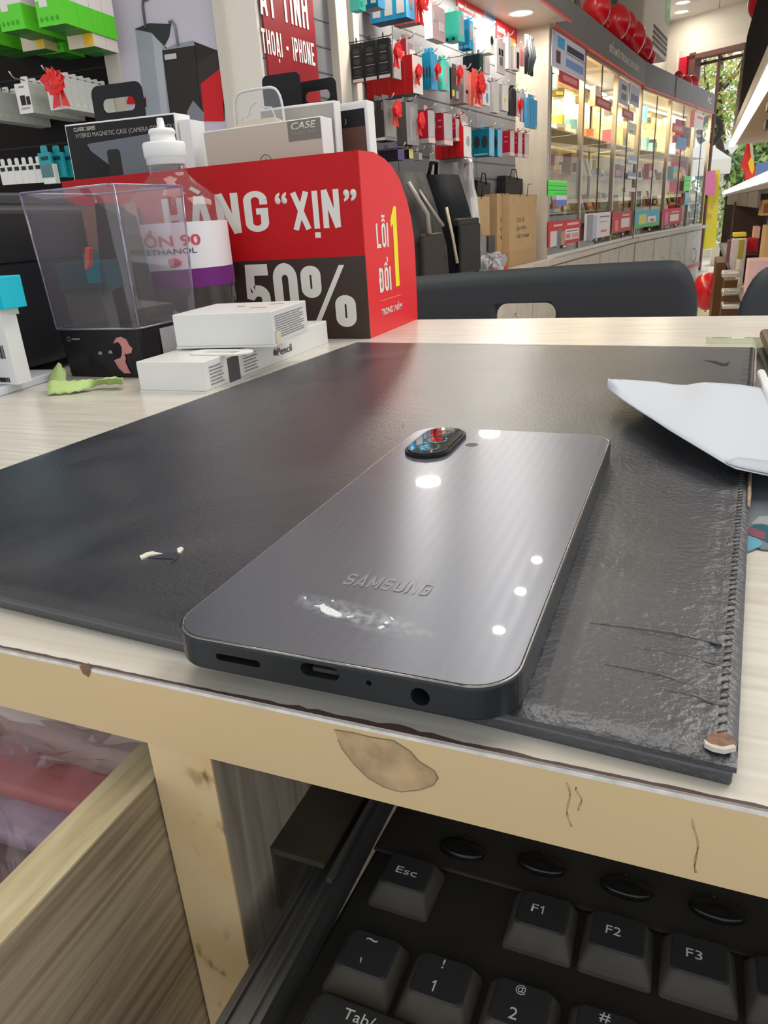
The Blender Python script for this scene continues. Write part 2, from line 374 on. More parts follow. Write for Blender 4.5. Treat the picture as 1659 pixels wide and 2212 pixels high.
# ---------------------------------------------------------------- ceiling lights and added fill
M_lamp = mat('lamp_lens', (1, .93, .8), .4, emis=6, ecol=(1, .92, .76))
def downlight(P, r, power, label, group, down=True):
    t = thing('ceiling_light', label, 'light', Vector(P), group)
    MB().lathe([(r*1.0, -.004), (r*1.18, -.006), (r*1.22, 0)], 24).build('rim', M_white, t)
    MB().lathe([(0, -.003), (r, -.003)], 24, smooth=False).build('lens', M_lamp, t)
    if power: area_light('lamp', (P[0], P[1], P[2]-.012), r*1.9, power, (1, .93, .82))
SOFF = 1.0
for i, s in enumerate((-1.74, -.95, -.36)):
    q = P1+D*s+N*[.015, .0, -.045][i]
    downlight((q.x, q.y, SOFF), .055, 7, ['round white downlight in the canopy above the left end of the accessory wall', 'round white downlight in the canopy above the middle of the accessory wall', 'round white downlight in the canopy beside the top of the beige column'][i], 'canopy downlights')
for i, y in enumerate([3.54, 4.03, 4.5, 10.18, 10.63]):
    x = [-.86, -.84, -.83, -.38, -.40][i]
    if i >= 3: lab = ['farther of the two ceiling downlights seen above the air conditioner', 'nearer of the two ceiling downlights seen above the air conditioner'][4-i]
    else: lab = 'round ceiling downlight in the row running towards the street'
    downlight((x, y, CEIL), .035 if i < 3 else .07, 4, lab, 'row of ceiling downlights')
area_light('fill_light', (1.2, 2.2, CEIL-.02), 1.2, 60, (1, .97, .92), shape='RECTANGLE', sy=3.0)  # added fill light at ceiling height, no fixture here
area_light('fill_light_near', (-.3, .6, CEIL-.02), .9, 14, (1, .97, .92), shape='RECTANGLE', sy=.9)  # smaller added fill above the desk, also without a fixture

# ---------------------------------------------------------------- long run of base cabinets, sides of the display
M_cab = grain('cabinet_front', (.60, .54, .46), (.74, .69, .61), (30, 4, 4), .4, bump=.02)
ZT = -.17
base = MB().wbox(-2.5, 2.6, ZT-.03, ZT, -.45, .05)
struct(MB().wbox(0, 0, 0, 0, 0, 0), 'trim_4', M_cab, FA) if False else None
ct = base.build('countertop', M_cab, M=FA); tag(ct, 'long pale wood counter under the accessory wall and the glass cases', 'countertop')
ct2 = MB().wbox(.02, 2.95, ZT-.03, ZT, -.45, .05).build('countertop', M_cab, M=FB)
tag(ct2, 'farther stretch of pale wood counter nearest the street', 'countertop')
def cabinet(Fm, s0, s1, label, near):
    t = thing('base_cabinet', label, 'cabinet', Fm @ Matrix.Translation((s0, FLOOR, 0)), 'pale wood base cabinets along the wall')
    w = s1-s0; h = ZT-.03-FLOOR
    MB().wbox(0, w, 0, h, -.45, 0).build('body', M_cab, t)
    d = MB().wbox(.012, w-.012, .10, h-.015, .002, .02).build('door', M_cab, t, bevel=.004)
    pts = [(w*.55, h*.50+.075*math.cos(a), .022+.03*math.sin(a)) for a in [PI*k/8 for k in range(9)]]
    MB().tube(pts, .006, 6).build('handle', M_steel, d)
    MB().lathe([(0, .004), (.012, .004), (.014, 0)], 12, c=(w*.5, h*.86, .02)).build('lock', M_steel, d)
wh = ['below the black backpacks', 'below the open boxes left of the kraft bags', 'below the kraft paper bags', 'left of the beige column foot', 'below the red poster nearest the beige column', 'below the white phone poster', 'below the second red poster']
for i, (a, b) in enumerate([(-2.5, -1.6), (-1.6, -1.0), (-1.0, -.3), (-.3, .38), (.38, 1.29), (1.29, 1.95), (1.95, 2.6)]):
    cabinet(FA, a, b, 'pale wood base cabinet with arched handle '+wh[i], 1)
for i, (a, b) in enumerate([(.02, .65), (.65, 1.3), (1.3, 1.95), (1.95, 2.75)]):
    cabinet(FB, a, b, 'pale wood base cabinet with arched handle '+['below the blue and green poster', 'left of the small red poster foot', 'third from the street end', 'last one before the street'][i], 0)
struct(MB().wbox(.0, 2.75, FLOOR+.14, FLOOR+.18, .021, .026), 'baseboard_left', flat(226, 60, 70), FB)

# beige column between accessory wall and glass cases, canopy above accessory wall
M_column = mat('beige_laminate', (.50, .44, .36), .45, vary=.08, vscale=5, stretch=(6, 1, 6))
struct(MB().wbox(-.03, .03, ZT, SOFF+.0, -.45, .0), 'wall_column', M_column, FA)
can = thing('canopy', 'beige canopy with grey fascia over the accessory wall', 'canopy', FA)
MB().wbox(-2.4, -.03, SOFF, SOFF+.02, -OFFP-.02, .09).build('soffit', M_column, can)
MB().wbox(-2.4, -.0, SOFF, SOFF+.19, .09, .105).build('fascia', flat(120, 116, 118), can)
MB().wbox(-2.4, .0, SOFF-.006, SOFF+.002, .10, .11).build('red_edging', flat(222, 90, 90), can)
# back panels of the accessory wall
M_panel = mat('grey_slat_panel', (.17, .17, .18), .45, bump=.02, bscale=8)
pb = MB()
s = sL
while s < -.031:
    e = min(s+.86, -.031); pb.wbox(s+.003, e-.003, ZT, SOFF, -OFFP-.02, -OFFP); s = e
pbo = pb.build('wall_panel', M_panel, M=FA); tag(pbo, kind='structure')
gr = MB()
z = ZT+.06
while z < SOFF-.1: gr.wbox(sL, -.031, z, z+.004, -OFFP, -OFFP+.001); z += .075
struct(gr, 'trim_5', flat(70, 70, 74), FA)
a0 = wa(718, 150, OFFP)[0]; a1 = wa(741, 150, OFFP)[0]; a2 = wa(748, 150, OFFP)[0]; a3 = wa(759, 150, OFFP)[0]
struct(MB().wbox(a0, a1, ZT, SOFF, -OFFP, -OFFP+.03), 'trim_6', flat(205, 196, 184), FA)
struct(MB().wbox(a2, a3, ZT, SOFF, -OFFP, -OFFP+.04), 'trim_7', flat(214, 206, 196), FA)
# ---------------------------------------------------------------- banner
b0 = wa(565, 60, OFFP)[0]+.005; b1 = wa(680, 100, OFFP)[0]
bz0 = wa(620, 215, OFFP)[1]
ban = thing('wall_banner', 'dark red wall banner with white capitals beside the white pillar', 'banner', FA)
MB().wbox(b0, b1, ZT, SOFF, -OFFP, -OFFP+.006).build('sheet', flat(150, 42, 48), ban)
def along(x, y, off): return wa(x, y, off)
L1 = along(565, 118, OFFP-.006); L2 = along(678, 118, OFFP-.006)
def hl(px, py): return wa(px, py, OFFP-.008)[1]
sign('ÁY TÍNH', b0-.010, wa(663, 60, OFFP)[0], hl(570, 32), hl(570, 32)+1.7*(hl(572, 62)-hl(575, 115)), -OFFP+.0075, M_white, ban, t=.15, gap=.14)
sign('THOẠI - IPHONE', b0-.02, wa(677, 140, OFFP)[0], hl(575, 115), hl(572, 62), -OFFP+.0075, M_white, ban, t=.15, gap=.13)

# ---------------------------------------------------------------- left bay: black slat wall, post, poster, pillar
x_p, _ = wl(485, 150); x_q, _ = wl(222, 60); x_r, _ = wl(250, 60)
struct(MB().wbox(x_p, 0.0, FLOOR, CEIL, -.02, .015), 'trim_8', flat(222, 214, 204), FL)
struct(MB().wbox(x_p-.0, x_p+.03, FLOOR, CEIL, .015, .03), 'trim_9', flat(200, 192, 182), FL)
struct(MB().wbox(x_q, x_r, FLOOR, CEIL, -.02, .02), 'trim_10', flat(196, 188, 176), FL)
sw = MB().wbox(-3.0, x_q, FLOOR, CEIL, -.02, 0)
tag(sw.build('wall_slats', mat('black_slat_panel', (.010, .008, .007), .7, spec=.15, vary=.3, vscale=3), M=FL), kind='structure')
sg = MB(); z = -.5
while z < 2: sg.wbox(-3.0, x_q, z, z+.006, 0, .002); z += .1
struct(sg, 'trim_11', flat(20, 18, 17), FL)
po = thing('wall_poster', 'large lilac wall poster showing a grey and black appliance tower', 'poster', FL)
MB().wbox(x_r, x_p, ZT-.3, 1.3, 0, .005).build('sheet', flat(196, 190, 205), po)
def pshape(pts, m, name, z=.006): return MB().prism([wl(x, y) for x, y in pts], z-.001, z, 0).build(name, m, po)
pshape([(295, 65), (365, 105), (420, 90), (485, 115), (487, 260), (320, 262)], M_dark, 'printed_shape', .0058)
pshape([(425, 140), (478, 105), (480, 262), (430, 262)], flat(58, 50, 48), 'printed_shape', .0062)
pshape([(295, 65), (335, 72), (360, 105), (372, 260), (318, 262)], flat(150, 156, 168), 'printed_tower', .0066)
pshape([(330, 70), (352, 98), (366, 260), (352, 260)], flat(172, 178, 190), 'printed_tower_side', .007)
pshape([(293, 64), (325, 51), (372, 53), (368, 80), (358, 100), (345, 88), (330, 72)], flat(54, 56, 58), 'printed_tower_top', .0072)
pshape([(353, 110), (423, 98), (432, 200), (440, 262), (372, 262)], flat(48, 42, 40), 'printed_body', .0076)
pshape([(353, 110), (382, 96), (420, 89), (424, 99)], flat(140, 146, 158), 'printed_ledge', .008)
pshape([(436, 182), (480, 148), (487, 262), (445, 262)], flat(205, 30, 38), 'printed_red_shape', .0082)
pshape([(285, 192), (318, 212), (318, 225), (276, 225)], flat(200, 30, 38), 'printed_red_shape', .0082)
pshape([(408, 240), (420, 218), (444, 245), (444, 262), (404, 262)], flat(120, 124, 134), 'printed_peak', .0084)
pshape([(296, 205), (318, 215), (319, 232), (300, 232)], flat(38, 34, 34), 'printed_shape', .0084)
MB().tube([(*wl(318, 62), .009), (*wl(312, 15), .009), (*wl(312, 3), .009), (*wl(325, -2), .009)], .004, 6).build('printed_spout', flat(90, 92, 96), po)
MB().tube([(*wl(368, 50), .009), (*wl(374, 46), .009), (*wl(381, 56), .009), (*wl(388, 100), .009)], .004, 6).build('printed_spout', flat(120, 122, 128), po)
e0 = wl(359, 126); e1 = wl(384, 121)
text('SOUNDMAX', e0[0], e1[0], e0[1]-.012, e0[1]+.010, .0088, M_white, po) if False else None
MB().wbox(e0[0], e1[0], e0[1]-.006, e0[1]+.008, .008, .0086).build('printed_strip', flat(190, 190, 190), po)
# ================================================================ the desk
TY0, TY1 = .1043, .689
desk = thing('desk', 'cream laminate desk with a worn pale yellow front edge', 'desk', Vector((0, 0, 0)))
M_top = grain('desk_laminate', (.69, .63, .53), (.80, .76, .68), (5, 95, 95), .26, bump=.05)
top = MB().wbox(-1.5, .9, TY0+.0006, TY1, -.0184, 0).build('tabletop', M_top, desk)
MB().wbox(-1.5, .9, TY0, TY0+.0006, -.0184, -.0012).build('edge_band', M_band, desk)
MB().wbox(-1.5, .9, TY0-.0001, TY0+.0006, -.0012, -.0004).build('worn_white_rim', mat('worn_rim', (.8, .77, .73), .5, vary=.2, vscale=300), desk)
# dark chipped glue line: ragged strip
random.seed(3)
xs = [-.25+.0022*i for i in range(150)]
A = []; B = []
for x in xs:
    big = 0.0014*max(0, 1-abs(x+.052)/.035)
    w = .0003+random.random()*.0003+big*random.random()
    A.append((x, TY0+.0002, .00006)); B.append((x, TY0+.0006+w, .00006))
MB().loft(A, B, 1).build('glue_line', mat('dark_glue', (.10, .06, .055), .7), desk)
M_stain = mat('water_stain', (.50, .35, .19), .6, vary=.35, vscale=160)
M_stain_rim = mat('stain_outline', (.26, .18, .10), .7)
sp = [(722, 1576), (760, 1582), (800, 1592), (850, 1600), (885, 1622), (905, 1645), (938, 1665), (946, 1680), (936, 1696), (905, 1706), (865, 1710), (830, 1700), (795, 1680), (765, 1650), (740, 1618)]
P = [on_y(x, y, TY0-.0001) for x, y in sp]
pl = [(p.x, min(p.z, -.0013)) for p in P]
MB().prism(pl, TY0-.00016, TY0-.00002, 0, 'y').build('stain', M_stain, desk)
rim = [Vector((x, TY0-.00018, z)) for x, z in pl]+[Vector((pl[0][0], TY0-.00018, pl[0][1]))]
rim2 = [a.lerp(b, t) for a, b in zip(rim[:-1], rim[1:]) for t in (0, .5)]
MB().tube(rim2, .00010, 5).build('stain_outline', M_stain_rim, desk)
dk = MB()
for k in range(60):
    x = -.04+random.random()*.045; zz = -.0025-random.random()*.004*(1-abs(x+.02)/.03)
    q = [(x+random.uniform(-.0012, .0012), zz+random.uniform(-.0005, .0005)) for _ in range(4)]
    dk.prism(q, TY0-.00020, TY0-.00017, 0, 'y')
c = on_y(185, 1440, TY0)
MB().prism([(c.x-.0018, -.0002), (c.x+.0014, .0012), (c.x+.0016, -.0006), (c.x+.0003, -.0028), (c.x-.0012, -.0022)], TY0-.0002, TY0-.00005, 0, 'y').build('chip', mat('raw_board', (.23, .13, .07), .8, vary=.4, vscale=800), desk)
for (px, py, L) in ((1225, 1690, 95), (1248, 1700, 50), (1500, 1770, 115)):
    pts = [on_y(px+5*math.sin(i*.9+px)+i*.8, py+L*i/8, TY0-.00002) for i in range(9)]
    MB().tube(pts, [.00012+.00010*math.sin(i*1.3)**2 for i in range(9)], 4).build('drip_mark', mat('drip', (.52, .36, .19), .6), desk)
# divider panel between drawer and keyboard bay; scuffed front edge
LX0, LX1 = -.1103, -.0926
M_scuff = bpy.data.materials.new('scuffed_edge_band'); M_scuff.use_nodes = True
n, l = nt(M_scuff); b = n['Principled BSDF']; b.inputs['Roughness'].default_value = .5
tc = n.new('ShaderNodeTexCoord'); mp = n.new('ShaderNodeMapping'); mp.inputs['Scale'].default_value = (1, 1, .55); l.new(tc.outputs['Object'], mp.inputs[0])
t1 = n.new('ShaderNodeTexNoise'); t1.inputs['Scale'].default_value = 170; t1.inputs['Detail'].default_value = 7; l.new(mp.outputs[0], t1.inputs[0])
r1 = n.new('ShaderNodeValToRGB'); r1.color_ramp.elements[0].position = .56; r1.color_ramp.elements[1].position = .66
r1.color_ramp.elements[0].color = (.68, .49, .25, 1); r1.color_ramp.elements[1].color = (.25, .14, .055, 1); l.new(t1.outputs[0], r1.inputs[0])
t2 = n.new('ShaderNodeTexNoise'); t2.inputs['Scale'].default_value = 45; l.new(tc.outputs['Object'], t2.inputs[0])
r2 = n.new('ShaderNodeValToRGB'); r2.color_ramp.elements[0].position = .46; r2.color_ramp.elements[1].position = .62; r2.color_ramp.elements[0].color = (0, 0, 0, 1); l.new(t2.outputs[0], r2.inputs[0])
mx = n.new('ShaderNodeMix'); mx.data_type = 'RGBA'; l.new(r2.outputs[0], mx.inputs[0]); mx.inputs[6].default_value = (.70, .53, .30, 1); l.new(r1.outputs[0], mx.inputs[7]); l.new(mx.outputs[2], b.inputs['Base Color'])
MB().wbox(LX0, LX1, TY0+.0022, .62, FLOOR+.02, -.0184).build('divider_panel', M_greywood, desk)
MB().wbox(LX0, LX1, TY0+.0016, TY0+.0022, FLOOR+.02, -.0184).build('divider_edge_band', M_scuff, desk)
MB().wbox(-1.48, .88, .60, .62, FLOOR+.1, -.0184).build('back_panel', M_greywood, desk)
MB().wbox(-1.48, -1.46, TY0+.002, .60, FLOOR+.0, -.0184).wbox(.86, .88, TY0+.002, .60, FLOOR, -.0184).build('side_panel', M_greywood, desk)

# ---------------------------------------------------------------- pulled-out drawer with its bags
a = math.radians(-1.19)
dr = thing('drawer', 'pulled-out wooden drawer to the left of the desk divider', 'drawer', frame(Vector((-.1104, .1032, 0)), Vector((math.cos(-a), math.sin(-a)*0+math.sin(a)*-1*-1*0, 0)), mode='ground'))
dr.matrix_world = Matrix.Translation((-.1109, .1032, 0)) @ Matrix.Rotation(-a, 4, 'Z')
MB().wbox(-.0112, 0, -.12, .38, -.20, -.0312).build('drawer_side', M_brownwood, dr)
MB().wbox(-.0112, 0, -.12, .38, -.0312, -.0306).build('top_edge', M_palewood, dr)
MB().wbox(-.50, -.489, -.12, .38, -.20, -.031).build('drawer_side', M_brownwood, dr)
MB().wbox(-.489, -.0112, -.12, .38, -.20, -.192).build('drawer_bottom', M_brownwood, dr)
MB().wbox(-.489, -.0112, .37, .38, -.192, -.035).build('drawer_back', M_brownwood, dr)
# contents
def folded_sheet(name, label, m, pts0, pts1, amp, ph, group=None, cat='bag'):
    A = [Vector(pts0).lerp(Vector(pts1), i/24) for i in range(25)]
    return A
random.seed(11)
def paper_pack(x0, x1, y0, y1, z, th, m, label, ph, cat='paper bag'):
    w = 20; d = 12; vs = []; fs = []
    for i in range(d+1):
        for j in range(w+1):
            u = j/w; v = i/d
            vs.append((x0+(x1-x0)*u, y0+(y1-y0)*v, z+.006*math.sin(u*5+ph)+.004*math.sin(v*7+ph*2)-.02*(u-.5)**2))
    for i in range(d):
        for j in range(w): k = i*(w+1)+j; fs.append((k, k+1, k+w+2, k+w+1))
    o = MB().add(vs, fs, 0, True).build('paper_bag', m, solid=th); return tag(o, label, cat)
M_whpaper = mat('white_kraft', (.66, .55, .50), .6, vary=.05, vscale=12)
paper_pack(-.42, -.127, .140, .34, -.062, .014, M_whpaper, 'white folded paper bag lying in the drawer just below the desk edge', .4)
paper_pack(-.42, -.128, .134, .34, -.082, .006, mat('coral_paper', (.70, .20, .20), .5, vary=.2, vscale=20), 'coral red folded paper bag under the white one in the drawer', 1.4)
paper_pack(-.42, -.128, .128, .34, -.096, .008, mat('lilac_paper', (.55, .46, .62), .5, vary=.2, vscale=30), 'lilac striped paper bag lowest in the drawer stack', 2.2)
box = MB().wbox(-.40, -.128, .02, .155, -.19, -.122).build('cardboard_box', mat('brown_box', (.13, .085, .07), .6, vary=.3, vscale=15), bevel=.002)
tag(box, 'dark brown cardboard box under the crumpled clear bag in the drawer', 'box')
def crumple(name, cx, cy, cz, rx, ry, rz, m, seed, n=40, amp=.22, freq=5, rotz=0):
    from mathutils import noise
    vs = []; fs = []; k = n//2
    for i in range(k+1):
        t = PI*i/k
        for j in range(n):
            a = 2*PI*j/n; v = Vector((math.sin(t)*math.cos(a), math.sin(t)*math.sin(a), math.cos(t)))
            q = 1+amp*(noise.noise(v*freq*.35+Vector((seed, 0, 0)))*1.2+abs(noise.noise(v*freq+Vector((0, seed, 0))))*1.0)
            s = (abs(v.x)**.6, abs(v.y)**.6, abs(v.z)**.6)
            vs.append((cx+rx*math.copysign(s[0], v.x)*q, cy+ry*math.copysign(s[1], v.y)*q, cz+rz*math.copysign(s[2], v.z)*q))
    for i in range(k):
        for j in range(n): q = (j+1) % n; fs.append((i*n+j, i*n+q, (i+1)*n+q, (i+1)*n+j))
    return MB().add(vs, fs, 0, False)
M_bag = clear('thin_clear_bag', (.95, .90, .91), .14, 1.5, .12, .20, (.72, .60, .60))
tag(crumple('plastic_bag', -.184, .112, -.086, .050, .036, .024, M_bag, 3.3, 60, .32, 5).build('plastic_bag', M_bag), 'crumpled clear plastic bag spilling over the drawer side', 'plastic bag')

# ---------------------------------------------------------------- keyboard on its pull-out tray
tray = thing('keyboard_tray', 'pull-out tray with black metal slide under the desk', 'keyboard tray', Vector((0, 0, 0)))
MB().wbox(-.078, .5, .0, .30, -.118, -.108).build('tray_board', M_greywood, tray)
M_slide = mat('black_slide', (.15, .15, .145), .38, .7, vary=.3, vscale=60, stretch=(10, .3, 10))
MB().wbox(-.0840, -.0745, .02, .42, -.0830, -.0715).wbox(-.0822, -.0815, .02, .42, -.0715, -.0705).wbox(-.0775, -.0765, .02, .42, -.0715, -.0705).build('slide_rail', M_slide, tray)
MB().wbox(-.0925, -.0765, .1225, .42, -.0655, -.0635).wbox(-.0925, -.0915, .1225, .42, -.086, -.0655).build('slide_bracket', mat('dusty_black_bracket', (.050, .040, .027), .4, vary=.4, vscale=50), tray)
MB().wbox(-.0745, -.0732, .120, .42, -.0668, -.0650).build('steel_lip', mat('dull_steel', (.30, .31, .31), .3, .9), tray)
TIL = -.0846; TH = -.0052
U = Vector((math.cos(TH), math.sin(TH), 0)); V = Vector((-math.sin(TH)*math.cos(TIL), math.cos(TH)*math.cos(TIL), math.sin(TIL)))
KB = Matrix.Identity(4)
for i, v in enumerate((U, V, U.cross(V))): KB[0][i], KB[1][i], KB[2][i] = v
KB.translation = (-.0605, .1397, -.0796)
kb = thing('keyboard', 'dusty black computer keyboard on the tray under the desk', 'keyboard', KB)
M_kb = mat('black_keyboard_plastic', (.034, .032, .029), .5, vary=.25, vscale=40, bump=.04, bscale=300)
M_kbt = mat('dusty_black_plastic', (.048, .041, .033), .6, vary=.35, vscale=25, bump=.1, bscale=900)
M_key = mat('black_keycap', (.034, .035, .037), .42, bump=.08, bscale=1500)
M_keyside = mat('dusty_keycap_side', (.088, .077, .062), .7, vary=.2, vscale=90)
K = .019; PR = .0248                                       # pitch, number row below the function row
MB().wbox(-.0150, .43, -.145, .031, -.024, -.0060).build('case', M_kb, kb, bevel=.0015)
MB().prism([(-.0150, .0335), (.43, .0335), (.43, .0095), (-.0150, .0105)], -.0060, -.0048).build('top_deck', M_kbt, kb, bevel=.001)
M_leg = flat(232, 232, 232)
def key(u, v, w, leg, name='key', wide=1.0, h=.0):
    cx = u*K; cy = v
    bw = w*K/2-.0007; bh = .0088
    z0, z1 = -.0058, -.0005+h
    tx, ty0, ty1 = bw-.0022, -.0046, .0072
    def ring(x, y0, y1, z, r):
        return [(cx+px, cy+py, z) for px, py in rrect(-x, x, y0, y1, r, 3)]
    R0 = ring(bw, -bh, bh, z0, .0012); R1 = ring(bw-.0002, -bh+.0002, bh-.0001, z0+.0012, .0014); R2 = ring(tx, ty0, ty1, z1-.0004, .0016); R3 = ring(tx-.0006, ty0+.0005, ty1-.0005, z1, .0014)
    m = len(R0); vs = R0+R1+R2+R3; fs = []
    k = MB(); k.add(vs, [], 0)
    for a in range(3):
        for i in range(m):
            j = (i+1) % m; k.f.append([a*m+i, a*m+j, (a+1)*m+j, (a+1)*m+i]); k.m.append(1 if a < 2 else 0); k.sm.append(a == 1)
    k.f.append([3*m+i for i in range(m)]); k.m.append(0); k.sm.append(False)
    o = k.build('key', [M_key, M_keyside], kb)
    for (s, x, y, hgt, ww) in leg:
        X0_, X1_, Y0_, Y1_ = cx+x-ww/2, cx+x+ww/2, cy+y-hgt/2, cy+y+hgt/2
        def one(a_): MB().prism([(a_+.0006, Y0_), (a_+.00095, Y0_), (a_+.00095, Y1_), (a_+.0006, Y1_), (a_, Y1_-.0006), (a_+.0001, Y1_-.00085), (a_+.0006, Y1_-.0005)], z1, z1+.00006).build('legend', M_leg, o)
        if s == '1': one(X0_)
        elif s == 'F1': text('F', X0_, X0_+.0017, Y0_, Y1_, z1+.00004, M_leg, o, 'legend', .006, .00004); one(X0_+.0022)
        else: text(s, X0_, X1_, Y0_, Y1_, z1+.00004, M_leg, o, 'legend', .0, .00005)
    return o
key(0, 0, 1, [('Esc', -.0004, .0012, .0024, .0062)])
for i in range(7): key(2+i, 0, 1, [('F%d' % (i+1), -.0012, .0015, .0026, .0037)])
v1 = -.0281
top_sym = ['~', '!', '@', '#', '$', '%', '^', '&', '*']; low = ['`', '1', '2', '3', '4', '5', '6', '7', '8']
for i in range(9):
    up, lo = top_sym[i], low[i]
    key(i, v1, 1, [(up, -.0006, .0050, .0008 if up == '~' else .0025, .0030 if up == '~' else (.0005 if up == '!' else .0024)), (lo, -.0010, -.0013, .0014 if lo == '`' else .0029, .0007 if lo in '`' else (.0013 if lo == '1' else .0019))])
v2 = v1-K
key(.25, v2, 1.5, [('Tab/', .0, .0040, .0026, .0075)])
for i, ch in enumerate('QWERTYU'): key(1.5+i, v2, 1, [(ch, -.0015, .0035, .0028, .0026)])
M_oval = mat('gloss_black_button', (.010, .010, .010), .25)
for (px, py) in ((997, 1835), (1168, 1868), (1352, 1918), (1548, 1968)):
    q = KB.inverted() @ on_p(px, py, KB.translation+KB.to_3x3() @ Vector((0, 0, -.004)), KB.to_3x3() @ Vector((0, 0, 1)))
    o = MB().lathe([(.0062, -.004), (.0066, -.0018), (.0060, -.0008), (.0030, -.0012), (0, -.0014)], 28, c=(0, 0, 0)).build('media_button', M_oval, kb)
    o.location = (q.x, q.y, -.0020); o.scale = (1.06, .56, 1)
    g = MB().prism([(-.0012, .0052), (0, .0062), (0, .0046), (-.0012, .0048)], 0, .00003).prism([(.0008, .0056), (.0018, .0056), (.0018, .0053), (.0008, .0053)], 0, .00003).build('legend', flat(120, 115, 108), kb)
    g.location = (q.x, q.y, -.0047)

# ================================================================ leather mat
MA = -.0651; TM = .006
mat_M = Matrix.Rotation(MA, 4, 'Z')
dm = thing('desk_mat', 'large worn black leatherette desk mat lying along the desk front', 'desk mat', mat_M)
def leather():
    m = bpy.data.materials.new('black_leatherette'); m.use_nodes = True; n, l = nt(m); b = n['Principled BSDF']
    b.inputs['Specular IOR Level'].default_value = 1.0
    tc = n.new('ShaderNodeTexCoord')
    v = n.new('ShaderNodeTexVoronoi'); v.inputs['Scale'].default_value = 900; l.new(tc.outputs['Object'], v.inputs['Vector'])
    t = n.new('ShaderNodeTexNoise'); t.inputs['Scale'].default_value = 560; t.inputs['Detail'].default_value = 6; l.new(tc.outputs['Object'], t.inputs['Vector'])
    w = n.new('ShaderNodeTexNoise'); w.inputs['Scale'].default_value = 14; w.inputs['Detail'].default_value = 4; w.inputs['Distortion'].default_value = 1.2; l.new(tc.outputs['Object'], w.inputs['Vector'])
    # wear is stronger on the right third
    sx = n.new('ShaderNodeSeparateXYZ'); l.new(tc.outputs['Object'], sx.inputs[0])
    mr = n.new('ShaderNodeMapRange'); mr.inputs[1].default_value = -.10; mr.inputs[2].default_value = .0; mr.inputs[3].default_value = .22; mr.inputs[4].default_value = .75; l.new(sx.outputs[0], mr.inputs[0])
    b1 = n.new('ShaderNodeBump'); b1.inputs['Distance'].default_value = .0006; l.new(mr.outputs[0], b1.inputs['Strength']); l.new(t.outputs[0], b1.inputs['Height'])
    b2 = n.new('ShaderNodeBump'); b2.inputs['Distance'].default_value = .004; b2.inputs['Strength'].default_value = .12; l.new(w.outputs[0], b2.inputs['Height']); l.new(b1.outputs[0], b2.inputs['Normal'])
    b3 = n.new('ShaderNodeBump'); b3.inputs['Distance'].default_value = .0002; b3.inputs['Strength'].default_value = .25; l.new(v.outputs[0], b3.inputs['Height']); l.new(b2.outputs[0], b3.inputs['Normal'])
    l.new(b3.outputs[0], b.inputs['Normal'])
    r = n.new('ShaderNodeMapRange'); r.inputs[3].default_value = .27; r.inputs[4].default_value = .42; l.new(w.outputs[0], r.inputs[0]); l.new(r.outputs[0], b.inputs['Roughness'])
    c = n.new('ShaderNodeValToRGB'); c.color_ramp.elements[0].color = (.026, .028, .036, 1); c.color_ramp.elements[1].color = (.055, .056, .064, 1); c.color_ramp.elements[0].position = .35; c.color_ramp.elements[1].position = .7
    l.new(w.outputs[0], c.inputs[0]); l.new(c.outputs[0], b.inputs['Base Color'])
    return m
M_lea = leather()
MX0, MX1, MY0, MY1 = -.2727, .0064, .1083, .5046
def wrinkled_top():
    from mathutils import noise
    nx, ny = 110, 150; vs = []; fs = []
    for j in range(ny+1):
        for i in range(nx+1):
            u = i/nx; v = j/ny; x = MX0+(MX1-MX0)*u; y = MY0+(MY1-MY0)*v
            e = min(x-MX0, MX1-x, y-MY0, MY1-y); z = TM-(.0016*(1-min(1, e/.0025))**2)
            z += .00035*noise.noise(Vector((x*30, y*14, 0)))*min(1, e/.02)
            s = max(0, (x+.06)/.07)*max(0, 1-(y-.11)/.22)               # sideways creases on the lower right
            z += .00045*s*math.sin(y*430+math.sin(x*60)*2.0)*min(1, e/.012)*max(0, noise.noise(Vector((x*20, y*20, 3))) + .4)
            dst = abs(MX1-.0052-x); z -= .0009*max(0, 1-dst/.0014)*(.6+.4*math.sin(y*1900))     # stitched groove
            if abs(MY0+.0052-y) < .0007: z -= .0003
            vs.append((x, y, z))
    for j in range(ny):
        for i in range(nx): k = j*(nx+1)+i; fs.append((k, k+1, k+nx+2, k+nx+1))
    k = MB(); k.add(vs, fs, 0, True)
    loop = [(MX0, MY0), (MX1, MY0), (MX1, MY1), (MX0, MY1)]
    base = [(x, y, TM-.0016) for x, y in loop]+[(x, y, TM-.0027) for x, y in loop]
    k.add(base, [(0, 1, 5, 4), (1, 2, 6, 5), (2, 3, 7, 6), (3, 0, 4, 7), (7, 6, 5, 4)], 0)
    return k.build('upper_layer', M_lea, dm)
wrinkled_top()
MB().wbox(MX0, MX1-.0004, MY0+.0004, MY1, .0000, .0030).build('lower_layer', M_lea, dm, bevel=.0006)
MB().wbox(MX0+.003, MX1-.003, MY0+.0022, MY1-.002, .0028, .0036).build('inner_board', flat(12, 11, 11), dm)
st = MB()
for i in range(150):
    y = MY0+.006+i*.00262
    if y > MY1-.004: break
    st.tube([(MX1-.0034, y, TM+.0001), (MX1-.0020, y+.0011, TM+.0001)], .00018, 5)
tag(st.build('stitching', mat('dark_thread', (.06, .058, .055), .6), dm), kind='stuff')
MB().tube([(MX1-.0002, y, TM-.0010) for y in [MY0+.12+.006*i for i in range(46)]], [.0004+.0003*random.random() for _ in range(46)], 5).build('worn_edge', mat('tan_backing', (.42, .31, .22), .8, vary=.4, vscale=500), dm)
def on_mat(px, py, z=TM): return dm.matrix_world.inverted() @ on_z(px, py, z)
